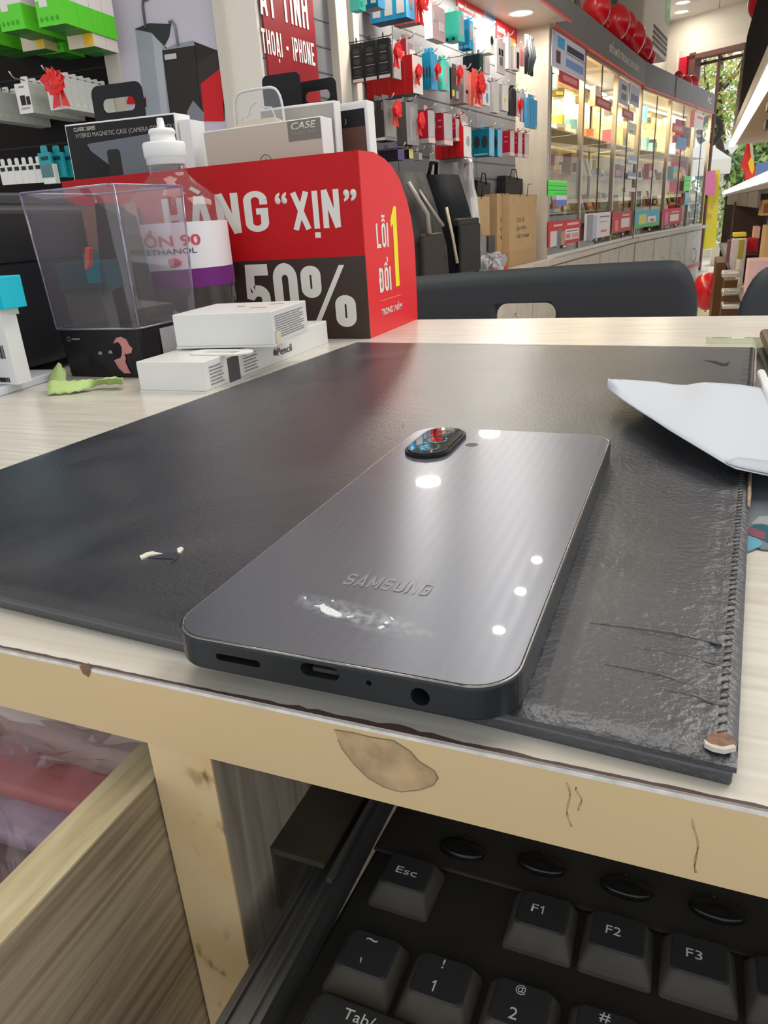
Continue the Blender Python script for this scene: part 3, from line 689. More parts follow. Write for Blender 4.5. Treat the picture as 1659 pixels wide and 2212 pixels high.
def mat_decal(pts, m, name, h=.0003, lift=.0):
    P = [on_mat(x, y) for x, y in pts]
    return MB().prism([(p.x, p.y) for p in P], TM-.0003+lift, TM+h+lift).build(name, m, dm)
M_bare = mat('bare_brown_board', (.24, .12, .07), .6, vary=.5, vscale=500)
mat_decal([(1528, 1590), (1548, 1578), (1568, 1582), (1583, 1592), (1590, 1606), (1584, 1618), (1560, 1622), (1535, 1616), (1522, 1606)], M_bare, 'torn_corner', .0001)
mat_decal([(1520, 1603), (1535, 1613), (1560, 1619), (1584, 1614), (1590, 1620), (1565, 1626), (1540, 1621), (1522, 1612)], mat('fuzzy_lining', (.6, .56, .5), .8), 'torn_lining', .0006)
M_lining = mat('pale_lining', (.75, .70, .60), .7)
mat_decal([(302, 1204), (318, 1196), (330, 1194), (352, 1199), (336, 1200), (322, 1203), (306, 1210)], M_lining, 'peeled_lining', .0005)
mat_decal([(383, 1188), (392, 1184), (397, 1187), (390, 1196), (384, 1196)], M_lining, 'peeled_lining', .0005)
mat_decal([(352, 1198), (378, 1196), (388, 1198), (384, 1208), (370, 1217), (375, 1208), (352, 1208), (320, 1206)], flat(62, 64, 72), 'peeled_skin', .0003)
mat_decal([(1518, 778), (1545, 780), (1566, 786), (1576, 780), (1572, 790), (1560, 790), (1540, 784)], flat(6, 6, 8), 'tear', .0001)
def crease(pts, r=.00035, m=None):
    MB().tube([on_mat(x, y)+Vector((0, 0, -.0002)) for x, y in pts], [r*.3]+[r]*(len(pts)-2)+[r*.3], 6).build('crease', m or M_lea, dm)
crease([(520, 944), (538, 940), (560, 942)]); crease([(430, 990), (500, 984), (560, 986)]); crease([(868, 935), (872, 912), (885, 895)])
crease([(665, 862), (690, 852), (702, 852)]); crease([(690, 772), (712, 768), (728, 771)]); crease([(1295, 862), (1300, 857), (1303, 858)], .0005)
crease([(1385, 1092), (1430, 1064), (1455, 1040), (1461, 1022)], .00022, flat(26, 26, 29)); crease([(1360, 998), (1385, 993), (1403, 991)], .0003); crease([(1450, 1016), (1475, 1014), (1497, 1011)], .0003)
crease([(1320, 784), (1328, 790), (1332, 793)]); crease([(1440, 1128), (1500, 1118), (1545, 1108)], .0004)
for yy, x0, x1 in ((1350, 1250, 1560), (1400, 1330, 1570), (1440, 1290, 1500), (1485, 1380, 1560)):
    crease([(x0, yy-6), (x0+(x1-x0)*.3, yy+2), (x0+(x1-x0)*.65, yy+16), (x1, yy+42)], .0006)

# ================================================================ the phone
PZ = TM+.0002; PT = .0073; PW, PLN = .0752, .1644
ph = thing('smartphone', 'dark blue-grey smartphone lying face down on the leather mat', 'phone', Matrix.Translation((-.0979, .1040, PZ)) @ Matrix.Rotation(-.0025, 4, 'Z'))
M_frame = mat('graphite_frame', (.035, .040, .046), .33, .55)
M_back = bpy.data.materials.new('pearl_grey_back'); M_back.use_nodes = True
n, l = nt(M_back); b = n['Principled BSDF']
b.inputs['Metallic'].default_value = .85; b.inputs['Roughness'].default_value = .34; b.inputs['Coat Weight'].default_value = .13; b.inputs['Coat Roughness'].default_value = .03
b.inputs['Coat IOR'].default_value = 1.4
b.inputs['Anisotropic'].default_value = .75
tc = n.new('ShaderNodeTexCoord'); sx = n.new('ShaderNodeSeparateXYZ'); l.new(tc.outputs['Object'], sx.inputs[0])
tg = n.new('ShaderNodeCombineXYZ'); tg.inputs[1].default_value = 1.0
vt = n.new('ShaderNodeVectorTransform'); vt.vector_type = 'VECTOR'; vt.convert_from = 'OBJECT'; vt.convert_to = 'WORLD'; l.new(tg.outputs[0], vt.inputs[0]); l.new(vt.outputs[0], b.inputs['Tangent'])
# fine lengthwise stripes of the printed film
wv = n.new('ShaderNodeTexWave'); wv.wave_type = 'BANDS'; wv.bands_direction = 'X'; wv.inputs['Scale'].default_value = 95; wv.inputs['Distortion'].default_value = 0; l.new(tc.outputs['Object'], wv.inputs[0])
mr = n.new('ShaderNodeMapRange'); mr.inputs[3].default_value = .30; mr.inputs[4].default_value = .34; l.new(wv.outputs['Fac'], mr.inputs[0]); l.new(mr.outputs[0], b.inputs['Roughness'])
bp = n.new('ShaderNodeBump'); bp.inputs['Strength'].default_value = .018; bp.inputs['Distance'].default_value = .0002; l.new(wv.outputs['Fac'], bp.inputs['Height'])
nz = n.new('ShaderNodeTexNoise'); nz.inputs['Scale'].default_value = 2500; l.new(tc.outputs['Object'], nz.inputs[0])
bp2 = n.new('ShaderNodeBump'); bp2.inputs['Strength'].default_value = .08; bp2.inputs['Distance'].default_value = .0002; l.new(nz.outputs[0], bp2.inputs['Height']); l.new(bp.outputs[0], bp2.inputs['Normal']); l.new(bp2.outputs[0], b.inputs['Normal'])
# smeared glue patch
nz2 = n.new('ShaderNodeTexNoise'); nz2.inputs['Scale'].default_value = 420; nz2.inputs['Detail'].default_value = 6; l.new(tc.outputs['Object'], nz2.inputs[0])
def _loc(px, py): return ph.matrix_world.inverted() @ on_z(px, py, PZ+PT)
sa = _loc(640, 1290); sb = _loc(930, 1375)
cxm, cym = (sa.x+sb.x)/2, (sa.y+sb.y)/2; hx = abs(sb.x-sa.x)/2
vm = n.new('ShaderNodeVectorMath'); vm.operation = 'SUBTRACT'; vm.inputs[1].default_value = (cxm, cym, PT); l.new(tc.outputs['Object'], vm.inputs[0])
mp = n.new('ShaderNodeMapping'); ang = math.atan2(sb.y-sa.y, sb.x-sa.x); mp.vector_type = 'TEXTURE'; mp.inputs['Rotation'].default_value = (0, 0, ang); mp.inputs['Scale'].default_value = (hx*1.08, .0042, 1); l.new(vm.outputs[0], mp.inputs[0])
gd = n.new('ShaderNodeVectorMath'); gd.operation = 'LENGTH'; l.new(mp.outputs[0], gd.inputs[0])
ms = n.new('ShaderNodeMapRange'); ms.inputs[1].default_value = 1.1; ms.inputs[2].default_value = .5; l.new(gd.outputs['Value'], ms.inputs[0])
mm = n.new('ShaderNodeMath'); mm.operation = 'MULTIPLY'; rr = n.new('ShaderNodeMapRange'); rr.inputs[1].default_value = .40; rr.inputs[2].default_value = .62; l.new(nz2.outputs[0], rr.inputs[0]); l.new(ms.outputs[0], mm.inputs[0]); l.new(rr.outputs[0], mm.inputs[1])
mixc = n.new('ShaderNodeMix'); mixc.data_type = 'RGBA'; mixc.inputs[6].default_value = (.262, .278, .330, 1); mixc.inputs[7].default_value = (.36, .39, .42, 1); l.new(mm.outputs[0], mixc.inputs[0]); l.new(mixc.outputs[2], b.inputs['Base Color'])
mmet = n.new('ShaderNodeMapRange'); mmet.inputs[3].default_value = .85; mmet.inputs[4].default_value = .1; l.new(mm.outputs[0], mmet.inputs[0]); l.new(mmet.outputs[0], b.inputs['Metallic'])
body = MB().prism(rrect(0, PW, 0, PLN, .0098, 10), 0, PT-.0003).build('frame', M_frame)
cutters = []
def slot(px0, px1, py, h):
    a_ = ph.matrix_world.inverted() @ on_y(px0, py[0], .1040); b_ = ph.matrix_world.inverted() @ on_y(px1, py[1], .1040)
    zc = (a_.z+b_.z)/2
    k = MB(); pts = rrect(a_.x, b_.x, zc-h/2, zc+h/2, h/2*.98, 8); k.prism(pts, -.003, .006, 0, 'y')
    o = k.build('c', M_black, weld=True); return o
for s in ((467, 562, (1421, 1432), .0016), (650, 733, (1445, 1456), .0029), (791, 803, (1474, 1476), .00115), (865, 905, (1479, 1485), .0038)): cutters.append(slot(*s)) if s[1] != 905 else cutters.append(MB().prism([(.05795+.0019*math.cos(t_+.1), .0034+.0019*math.sin(t_+.1)) for t_ in [2*PI*i/22 for i in range(22)]], -.0031, .0063, 0, 'y').build('c', M_black, weld=True))
bb = bmesh.new(); bb.from_mesh(body.data); bmesh.ops.recalc_face_normals(bb, faces=bb.faces)
ee = [e for e in bb.edges if abs(e.verts[0].co.z-e.verts[1].co.z) < 1e-6]
bmesh.ops.bevel(bb, geom=ee, offset=.0005, segments=3, affect='EDGES', profile=.6); bb.to_mesh(body.data); bb.free()
cut(body, cutters); body.data.materials.clear(); body.data.materials.append(M_frame); body.parent = ph
MB().prism(rrect(.0009, PW-.0009, .0009, PLN-.0009, .0090, 10), PT-.0006, PT).build('back_panel', M_back, ph)
rg = rrect(.0006, PW-.0006, .0006, PLN-.0006, .0093, 10)
MB().tube([(x, y, PT-.00035) for x, y in rg+rg[:1]], .00032, 6).build('chamfer_highlight', mat('bronze_highlight', (.30, .28, .26), .25, .9), ph)  # brighter metal ring added to imitate the highlight on the frame's chamfer
e = ph.matrix_world.inverted() @ on_y(660, 1448, .1040)
MB().wbox(e.x+.001, e.x+.0066, .0012, .005, e.z-.0006, e.z+.0003).build('port_tongue', flat(60, 58, 56), ph)
# camera island
c0 = _loc(871, 982); c1 = _loc(1003, 938); c2 = _loc(935, 922)
ia = ph.matrix_world.inverted() @ on_z(918, 970, PZ+PT+.0018); 
IX, IW = .0115, .0088
def zp(px, py): return ph.matrix_world.inverted() @ on_z(px, py, PZ+PT+.0018)
yl = zp(915, 981).y; yh = zp(965, 922).y; xl = zp(872, 968).x; xh = zp(1001, 940).x
isl = rrect(xl, xh, yl, yh, min(xh-xl, yh-yl)/2*.98, 12)
print('ISLAND', xl, xh, yl, yh)
M_igl = mat('camera_glass', (.008, .010, .012), .03, coat=1)
MB().prism(isl, PT-.0001, PT+.0014).build('camera_island', M_black, ph, bevel=.0002)
ic = ((xl+xh)/2, (yl+yh)/2); sc = .90
isl_o = MB().prism([((x-ic[0])*sc+ic[0], (y-ic[1])*(1-(xh-xl)*(1-sc)/(yh-yl))+ic[1]) for x, y in isl], PT+.0014, PT+.0019).build('camera_glass', M_igl, ph, bevel=.0002)
rad = (xh-xl)/2*.55
for k in range(3):
    cy = yl+(xh-xl)/2+(yh-yl-(xh-xl))*k/2
    MB().lathe([(rad*(.9 if k < 2 else .5), 0), (rad*(1.0 if k < 2 else .6), .00003), (rad*(.82 if k < 2 else .45), .00005)], 24, c=(ic[0], cy, PT+.00191)).build('lens_ring', mat('teal_lens_coating', (.05, .22, .22), .1, .6), ph)
q = _loc(1019, 961)
MB().lathe([(0, .00002), (.0017, .00002), (.0020, .0001), (.0024, .00002)], 24, c=(q.x, q.y, PT)).build('flash', flat(70, 66, 62), ph)
ta = _loc(737, 1262); tb = _loc(932, 1274); tt = _loc(742, 1240)
print('TXT', ta, tb, tt)
sign('SAMSUNG', ta.x, tb.x, min(ta.y, tb.y), min(ta.y, tb.y)+.0056, PT+.00004, mat('pale_logo_ink', (.33, .34, .37), .42, .7), ph, 'logo', t=.17, w=.75, gap=.22, th=.00002)
fl = [(677, 1309), (690, 1310), (700, 1306), (704, 1311), (716, 1316), (738, 1328), (739, 1334), (728, 1335), (705, 1328), (693, 1321), (692, 1314)]
MB().prism([(p.x, p.y) for p in [_loc(*v) for v in fl]], PT, PT+.0003).build('glue_residue', mat('white_glue', (.8, .82, .82), .6, bump=.5, bscale=900), ph)
for fx in ([(841, 1333), (848, 1336), (852, 1341), (846, 1340)], [(815, 1358), (826, 1352), (832, 1355), (822, 1360)], [(715, 1299), (721, 1297), (720, 1301)], [(829, 1346), (836, 1343), (841, 1347), (833, 1350)], [(655, 1292), (662, 1290), (660, 1296)], [(748, 1333), (762, 1331), (765, 1333), (750, 1336)]):
    MB().prism([(p.x, p.y) for p in [_loc(*v) for v in fx]], PT, PT+.0002).build('glue_residue', mat('white_glue', (.75, .78, .78), .6), ph)

# ================================================================ white paper on the right
t = thing('paper_sheet', 'white sheet of paper with a folded edge lying over the right side of the mat', 'paper')
top_px = [(1312, 838, .017), (1325, 824, .015), (1342, 820, .014), (1380, 822, .012), (1420, 825, .010), (1450, 830, .0085), (1482, 832, .008), (1505, 828, .010), (1522, 826, .011), (1560, 828, .0095), (1600, 831, .0085), (1660, 841, .008), (1800, 850, .008), (1950, 860, .008)]
bot_px = [(1312, 840, .017), (1345, 864, .0165), (1375, 884, .016), (1410, 906, .0155), (1445, 929, .015), (1480, 950, .0145), (1510, 968, .0138), (1535, 983, .013), (1555, 995, .0125), (1570, 1004, .012), (1590, 1013, .0105), (1660, 1028, .009), (1800, 1052, .0085), (1950, 1072, .008)]
A = [on_z(*p) for p in top_px]; B = [on_z(*p) for p in bot_px]
M_paper = mat('white_paper', (.56, .60, .66), .7, bump=.05, bscale=60)
pp = MB().loft(A, B, 14, 0, lambda a, b: .0030*math.sin(a*PI)*(1-b)+.0010*math.sin(a*5+b*9)*math.sin(a*PI)+.0006*math.sin(b*14+a*3)*math.sin(a*PI)).build('sheet', M_paper, t, solid=.00018)
A2 = [on_z(*p)+Vector((0, 0, .0006)) for p in [(1568, 1000, .0125), (1594, 992, .0105), (1620, 994, .0095), (1660, 1000, .009), (1800, 1012, .0085), (1950, 1030, .008)]]
B2 = [on_z(*p)+Vector((0, 0, .0004)) for p in [(1569, 1003, .0121), (1590, 1010, .0106), (1620, 1017, .010), (1660, 1025, .0093), (1800, 1049, .0088), (1950, 1069, .008)]]
MB().loft(A2, B2, 3).build('folded_edge', mat('grey_fold', (.48, .50, .54), .7), t, solid=.0002)

# printed sheet under the mat's right edge
sh = thing('printed_sheet', 'grey printed sheet with teal and pink shapes showing beside the mat', 'poster sheet')
pr = [on_z(x, y, .0006) for x, y in [(1560, 1225), (1612, 1192), (1622, 1189), (1637, 1182), (1644, 1186), (1700, 1190), (1800, 1215), (1900, 1020), (1900, 700), (1700, 745), (1560, 760)]]
MB().prism([(p.x, p.y) for p in pr], .0002, .0006).build('sheet', flat(108, 114, 122), sh)
def spr(pts, c, nm, h=.0001):
    MB().prism([(p.x, p.y) for p in [on_z(x, y, .0007) for x, y in pts]], .0006, .0006+h).build(nm, flat(*c), sh)
spr([(1616, 1142), (1630, 1133), (1645, 1131), (1659, 1136), (1700, 1170), (1700, 1200), (1640, 1160)], (24, 88, 100), 'printed_teal_shape')
spr([(1612, 1142), (1630, 1141), (1655, 1152), (1650, 1167), (1618, 1156)], (130, 72, 90), 'printed_pink_shape', .0002)
spr([(1612, 1156), (1640, 1166), (1648, 1177), (1640, 1182), (1614, 1191)], (84, 160, 180), 'printed_blue_shape', .0003)
spr([(1640, 1115), (1700, 1112), (1700, 1135), (1622, 1131)], (150, 152, 156), 'printed_grey_shape')
# glass plate at the far right of the desk
gp = on_z(1524, 745, .0); gq = on_z(1720, 745, 0)
g_ = MB().prism([(gp.x, gp.y+.001), (gp.x, gp.y-.004), (.0392, gp.y-.004), (.0405, .300), (.55, .300), (.55, gp.y+.001)], .0009, .0050).build('glass_plate', clear('greenish_glass', (.86, .90, .82), .02, 1.4), bevel=.0005)
tag(g_, 'greenish glass plate lying on the desk beside the far right corner of the mat', 'glass plate')
w_ = on_z(1640, 800, 0)
a_ = on_z(1639, 762, .004); b_ = on_z(1652, 835, .004)
pen = MB().tube([on_z(1644, 806, .009), on_z(1672, 876, .009)], .0020, 10).build('pen', M_white); tag(pen, 'white pen barrel at the right edge beyond the mat', 'pen')
tr = MB().wbox(.0425, .30, .455, .535, .0054, .012).build('phone_tray', flat(112, 88, 62), bevel=.002); tag(tr, 'brown tray at the right edge of the photo beside the mat corner', 'tray')
# ================================================================ red promotional box
SX0, SX1, SY, SH = -.549, -.249, .573, .1435
sg = thing('promotional_box', 'open red and brown cardboard promotional box with curved red end flap', 'cardboard box', Vector((0, 0, 0)))
M_sred = mat('printed_red_card', (.56, .006, .010), .5, spec=.25, vary=.06, vscale=500); M_sred2 = mat('printed_light_red_card', (.80, .022, .030), .42, spec=.4)
M_brown = mat('printed_brown_card', (.043, .023, .016), .45)
BZ = .0665
MB().wbox(SX0, SX1, SY, SY+.0015, BZ, SH).build('front_panel', M_sred, sg)
MB().wbox(SX0, SX1, SY, SY+.0015, 0, BZ).build('front_lower_panel', M_brown, sg)
cur = [(SY+.0015, 0), (.6915, 0), (.6935, .0015), (.6938, .056), (.6925, .077), (.6865, .094), (.678, .108), (.662, .125), (.645, .1345), (.628, .140), (.605, .1438), (SY+.0015, SH)]
MB().prism(cur, SX1-.0015, SX1, 0, 'x').build('end_panel', M_sred2, sg)
MB().prism(cur, SX0, SX0+.0015, 0, 'x').build('end_panel', M_sred2, sg)
MB().wbox(SX0+.0015, SX1-.0015, .686, .6875, 0, .055).build('rear_panel', M_sred, sg)
MB().wbox(SX0+.0015, SX1-.0015, SY+.0015, .686, .0005, .002).build('base_panel', M_sred, sg)
sf = thing('x', 'x', 'x'); bpy.data.objects.remove(sf)
fr = bpy.data.objects.new('front_print', None); COL.objects.link(fr); fr.parent = sg; fr.matrix_local = frame(Vector((0, SY-.0002, 0)), Vector((1, 0, 0)))
def sign_text(s, x0, x1, z0, z1, m=M_white, bold=.0, name='lettering', par=None, z=0.0, shear=0):
    o = text(s, x0, x1, z0, z1, z, m, fr if par is None else par, name, bold, .0001, shear); return o
M_ink = flat(232, 230, 222)
sign('HÀNG', -.4405, -.3340, .0895, .1212, 0, M_ink, fr)
sign_text('“', -.3265, -.3150, .1095, .1185, M_ink, .03)
sign('XỊN', -.3110, -.2680, .0890, .1175, 0, M_ink, fr)
sign_text('”', -.2640, -.2525, .1075, .1165, M_ink, .03)
sign('50', -.3645, -.3130, .0085, .0635, 0, M_ink, fr, t=.17, gap=.09)
sign('O', -.3095, -.2905, .0345, .0605, 0, M_ink, fr, name='percent_sign', t=.28, w=.62)
sign('O', -.2790, -.2600, .0100, .0360, 0, M_ink, fr, name='percent_sign', t=.28, w=.62)
MB().prism([(-.3025, .0085), (-.2975, .0085), (-.2680, .0600), (-.2730, .0600)], 0, .0001).build('percent_sign', M_ink, fr)
sd = bpy.data.objects.new('side_print', None); COL.objects.link(sd); sd.parent = sg; sd.matrix_local = frame(Vector((SX1+.0002, 0, 0)), Vector((0, 1, 0)))
sign('LỖI', .5995, .6265, .0705, .0900, 0, M_ink, sd, t=.16, gap=.12)
sign('ĐỔI', .6005, .6275, .0345, .0545, 0, M_ink, sd, t=.16, gap=.12)
sign_text('TRONG I NĂM', .601, .651, .0150, .0225, M_ink, .02, par=sd)
MB().prism([(.6385, .0360), (.6480, .0360), (.6480, .1030), (.6420, .1030), (.6330, .0920), (.6335, .0860), (.6385, .0890)], 0, .0001).build('lettering', flat(248, 236, 20), sd)
MB().wbox(.600, .652, .0275, .0281, 0, .0001).build('rule', flat(236, 140, 130), sd)

# ---------------------------------------------------------------- packages standing inside the box
def face_frame(tl, tr, bl, Y):
    a_, b_, c_ = on_y(*tl, Y), on_y(*tr, Y), on_y(*bl, Y)
    U = (b_-a_); w = U.length; U.normalize(); Vv = (a_-c_)
    Z = U.cross(Vector((0, 0, 1))).normalized(); Y_ = Z.cross(U).normalized()
    M = Matrix.Identity(4)
    for i, v in enumerate((U, Y_, Z)): M[0][i], M[1][i], M[2][i] = v
    M.translation = a_; return M, w
def hang_tab(par, x0, x1, y0, h, z, m, hole=True):
    w = x1-x0
    o = MB().prism(rrect(x0, x1, y0-.004, y0+h, w*.13, 5), z-.0006, z).build('hang_tab', m, weld=True)
    if hole:
        c_ = MB().prism(rrect(x0+w*.20, x1-w*.17, y0+h*.24, y0+h*.62, h*.18, 5), z-.01, z+.01).build('c', m, weld=True); cut(o, [c_])
        o.data.materials.clear(); o.data.materials.append(m)
    o.parent = par; return o
# black case box
M, w = face_frame((138, 270), (375, 243), (172, 365), .612)
k = thing('case_package', 'black case package reading hybrid magnetic case in the red box, with black hang tab', 'package', M)
Hh = .085
MB().wbox(0, w, -Hh, 0, -.024, -.0005).build('carton', M_white, k, bevel=.0006)
MB().wbox(.0015, w-.001, -Hh, -.0015, -.0005, 0).build('front_print', flat(30, 28, 27), k)
MB().prism([(.024, -.018), (w-.002, -.0135), (w-.002, -Hh+.002), (.055, -Hh+.002)], 0, .0002).build('printed_grey_field', flat(106, 112, 120), k)
MB().prism([(.022, -.0205), (.055, -.0435), (.055, -Hh), (.012, -Hh)], .0002, .0003).build('printed_black_field', flat(26, 25, 25), k)
MB().prism(rrect(.046, .061, -.060, -.0245, .003, 4), .0003, .0005).build('printed_case', flat(44, 40, 38), k)
text('CLASSIC SERIES', .011, .037, -.0068, -.0035, .0003, M_offw, k, 'lettering', .01, .0001)
text('HYBRID MAGNETIC CASE (CAMERA CONTROL)', .0125, w-.001, -.0135, -.0085, .0003, flat(180, 176, 170), k, 'lettering', .0, .0001)
hang_tab(k, .030, .089, .0, .030, -.010, M_black)
MB().wbox(w+.001, w+.0015, -.06, -.012, -.0245, -.004).build('spec_print', flat(196, 188, 180), k) if False else None
sdx = bpy.data.objects.new('side_label', None)
tag(MB().wbox(w+.001, w+.013, -Hh, -.006, -.026, -.004).build('white_carton', M_white, M=M), 'slim white carton leaning against the right side of the black case package', 'carton')
# beige case box
M, w = face_frame((438, 285), (692, 250), (455, 345), .618)
k = thing('case_package', 'beige case package with grey corner label and clear hang hook in the red box', 'package', M)
M_beige = flat(200, 188, 172)
MB().wbox(0, w, -Hh+.02, 0, -.022, -.0004).build('carton', M_white, k, bevel=.0006)
MB().wbox(.0005, w-.0005, -Hh+.02, -.0008, -.0004, 0).build('front_print', M_beige, k)
MB().wbox(w-.032, w-.0006, -.0165, -.0010, 0, .0002).build('corner_label', flat(124, 118, 108), k)
text('CASE', w-.0285, w-.0045, -.0080, -.0025, .0003, M_offw, k, 'lettering', .02, .0001, .2)
text('CLASSIC SERIES', w-.027, w-.0045, -.0118, -.0095, .0003, flat(170, 164, 150), k, 'lettering', .0, .0001)
MB().tube([(w*.52+.006*math.cos(t_), -.030+.006*math.sin(t_), .0002) for t_ in [2*PI*i/24 for i in range(25)]], .0003, 5).build('ring_print', flat(120, 112, 100), k)
MB().prism([(w*.52-.002, -.031), (w*.52, -.0265), (w*.52+.0023, -.031), (w*.52, -.0335)], 0, .0003).build('star_print', flat(150, 140, 126), k)
MB().prism([(.032, .0), (.080, .0), (.072, .004), (.040, .004)], -.012, -.001).build('hook_base', flat(226, 214, 190), k)
M_hook = clear('clear_hook_plastic', (.93, .93, .93), .12, 1.5, .03)
M_hedge = mat('hook_edge', (.75, .75, .74), .2)
def arc(x0, x1, y0, h, n=14, p=.35):
    pts = []
    for i in range(n+1):
        t_ = PI*i/n; cx = (x0+x1)/2; rx = (x1-x0)/2
        pts.append((cx-rx*math.copysign(abs(math.cos(t_))**p, math.cos(t_)), y0+h*math.sin(t_)**.6 if math.sin(t_) > 0 else y0, -.008))
    return pts
MB().tube(arc(.030, .079, .000, .028), .0011, 8).tube([(.036, 0, -.008), (.037, .008, -.008), (.044, .009, -.008), (.047, .0155, -.008), (.054, .0185, -.008), (.061, .0135, -.008), (.068, .0125, -.008), (.0725, .0, -.008)], .0007, 8).build('hook_outline', M_hedge, k)
op = [(p[0], p[1]) for p in arc(.030, .079, .0, .028)]
MB().prism(op, -.0084, -.0076).build('hang_hook', M_hook, k)
# grey and white boxes behind
def slab(tl, tr, h, dep, Y, m, lab, nm='package', back=None):
    M, w = face_frame(tl, tr, (tl[0]+10, tl[1]+60), Y)
    k = thing(nm, lab, 'package', M)
    MB().wbox(0, w, -h, 0, -dep, -.0004).build('carton', M_white, k, bevel=.0006)
    MB().wbox(.001, w-.0015, -h, -.002, -.0004, 0).build('front_print', m, k)
    return k, w
k2, w2 = slab((560, 236), (722, 216), .075, .012, .643, flat(168, 160, 154), 'white carton with grey front standing behind the beige case package')
k3, w3 = slab((676, 233), (792, 215), .080, .016, .668, flat(232, 232, 230), 'white framed package with black and brown front at the right end of the red box')
MB().wbox(.006, w3-.003, -.020, -.006, 0, .0002).build('black_print', flat(28, 30, 32), k3)
MB().wbox(.006, w3-.003, -.075, -.020, 0, .0003).build('brown_print', flat(98, 72, 60), k3)
text('J', w3-.024, w3-.021, -.017, -.0125, .0003, flat(120, 116, 112), k3, 'lettering', .0, .0001)
hang_tab(k2, .002, .040, .0, .026, -.006, M_black, False)
hang_tab(k3, -.018, .021, .0, .023, -.008, M_black)

# ================================================================ ethanol bottle
bt = thing('ethanol_bottle', 'clear ethanol bottle with white spout cap and white and purple label', 'bottle', Vector((-.392, .524, 0)))
M_pet = clear('pet_plastic', (.975, .97, .97), .02, 1.3, .03, .04, (.85, .8, .8))
R_ = .0405
MB().lathe([(0, .002), (R_*.8, .002), (R_*.97, .006), (R_, .014), (R_*.96, .03), (R_, .04), (R_, .100), (R_*.99, .107), (R_*.94, .113), (.033, .1205), (.022, .129), (.0148, .136), (.0142, .139), (.0150, .1405), (.0142, .142), (.0142, .148)], 40).build('body', M_pet, bt)
MB().lathe([(R_+.0004, .052), (R_+.0004, .100)], 48).build('label', flat(236, 232, 236), bt)
MB().lathe([(R_+.0007, .052), (R_+.0007, .066)], 48).build('label_band', flat(116, 40, 122), bt)
MB().lathe([(.0140, .1425), (.0152, .1435), (.0152, .1470), (.0156, .1475), (.0163, .1490), (.0163, .1570), (.0155, .1585), (.0098, .1590), (.0095, .1640), (.0102, .1645), (.0102, .1665), (.0090, .1680), (.0030, .1685), (.0026, .1745), (.0022, .1755), (0, .1755)], 32).build('cap', M_white, bt)
def wrap_text(s, a0, a1, z0, z1, m, bold=.01):
    o = text(s, a0, a1, z0, z1, 0, m, bt, 'lettering', bold, 0)
    for v in o.data.vertices:
        a_, z_ = v.co.x, v.co.y; v.co = ((R_+.001)*math.sin(a_), -(R_+.001)*math.cos(a_), z_)
    o.data.update(); return o
wrap_text('CỒN 90', -.3, 1.05, .083, .0955, flat(212, 60, 80), .02)
wrap_text('ETHANOL', .0, .95, .0775, .0815, flat(90, 90, 100), .01)
MB().sphere((R_*math.sin(.45), -R_*math.cos(.45), .0715), .010, .0015, .0038, 16).build('logo_oval', flat(226, 110, 120), bt)

# ================================================================ clear display box with the watch
wb_ = thing('watch_display_box', 'clear plastic watch display box on a black base with a pink watch picture', 'display box', Vector((-.3818, .4355, 0)))
hx, hy = .0405, .036
def ring4(x, y, z, r=.004): return [(a_, b_, z) for a_, b_ in rrect(-x, x, -y, y, r, 3)]
M_case = clear('tinted_clear_box', (.93, .91, .94), .05, 1.45, .03, .10, (.60, .54, .58))
k = MB(); Rg = [ring4(hx-.003, hy-.003, .034), ring4(hx, hy, .123)]; m_ = len(Rg[0])
k.add(Rg[0]+Rg[1], [(i, (i+1) % m_, m_+(i+1) % m_, m_+i) for i in range(m_)]+[tuple(range(m_, 2*m_))], 0)
k.build('clear_cover', M_case, wb_)
M_cedge = clear('cover_edge', (.45, .43, .62), .25, 1.5, .08, .25, (.45, .43, .62))
e_ = MB(); top_ = ring4(hx, hy, .123); low_ = ring4(hx-.003, hy-.003, .034)
e_.tube(top_+[top_[0]], .0009, 6).tube(low_+[low_[0]], .0007, 6)
for sx_, sy_ in ((1, 1), (1, -1), (-1, 1), (-1, -1)): e_.tube([(sx_*(hx-.001), sy_*(hy-.001), .123), (sx_*(hx-.004), sy_*(hy-.004), .034)], .0008, 6)
e_.build('cover_edges', M_cedge, wb_)
M_base = flat(38, 37, 38, .2)
k = MB(); Rg = [ring4(hx-.005, hy-.005, 0), ring4(hx-.0035, hy-.0035, .0345)]
k.add(Rg[0]+Rg[1], [(i, (i+1) % m_, m_+(i+1) % m_, m_+i) for i in range(m_)]+[tuple(range(m_, 2*m_)), tuple(range(m_))[::-1]], 0)
k.build('base', M_base, wb_)
fy = -hy+.0043
def on_b(px, py): q = on_y(px, py, .4355+fy) - Vector((-.3818, .4355, 0)); return q.x, q.z
pk = flat(206, 138, 136)
MB().prism([on_b(*p) for p in [(246, 742), (252, 730), (262, 727), (274, 733), (280, 745), (287, 752), (285, 762), (275, 765), (270, 762), (273, 775), (272, 782), (280, 800), (284, 806), (270, 806), (258, 795), (248, 778), (262, 772), (265, 760), (262, 745), (256, 738)]], fy-.0007, fy-.0003, 0, 'y').build('printed_watch_strap', pk, wb_)
MB().prism([on_b(*p) for p in [(246, 744), (258, 741), (264, 750), (264, 768), (250, 774), (245, 762)]], fy-.0009, fy-.0005, 0, 'y').build('printed_watch_face', flat(20, 20, 26), wb_)
q = on_b(150, 732); MB().tube([(q[0]+.0015*math.cos(t_), fy-.0008, q[1]+.0015*math.sin(t_)) for t_ in [2*PI*i/16 for i in range(17)]], .0002, 4).wbox(q[0]+.003, q[0]+.010, fy-.0009, fy-.0005, q[1]-.0006, q[1]+.0004).build('logo_print', flat(150, 150, 150), wb_)
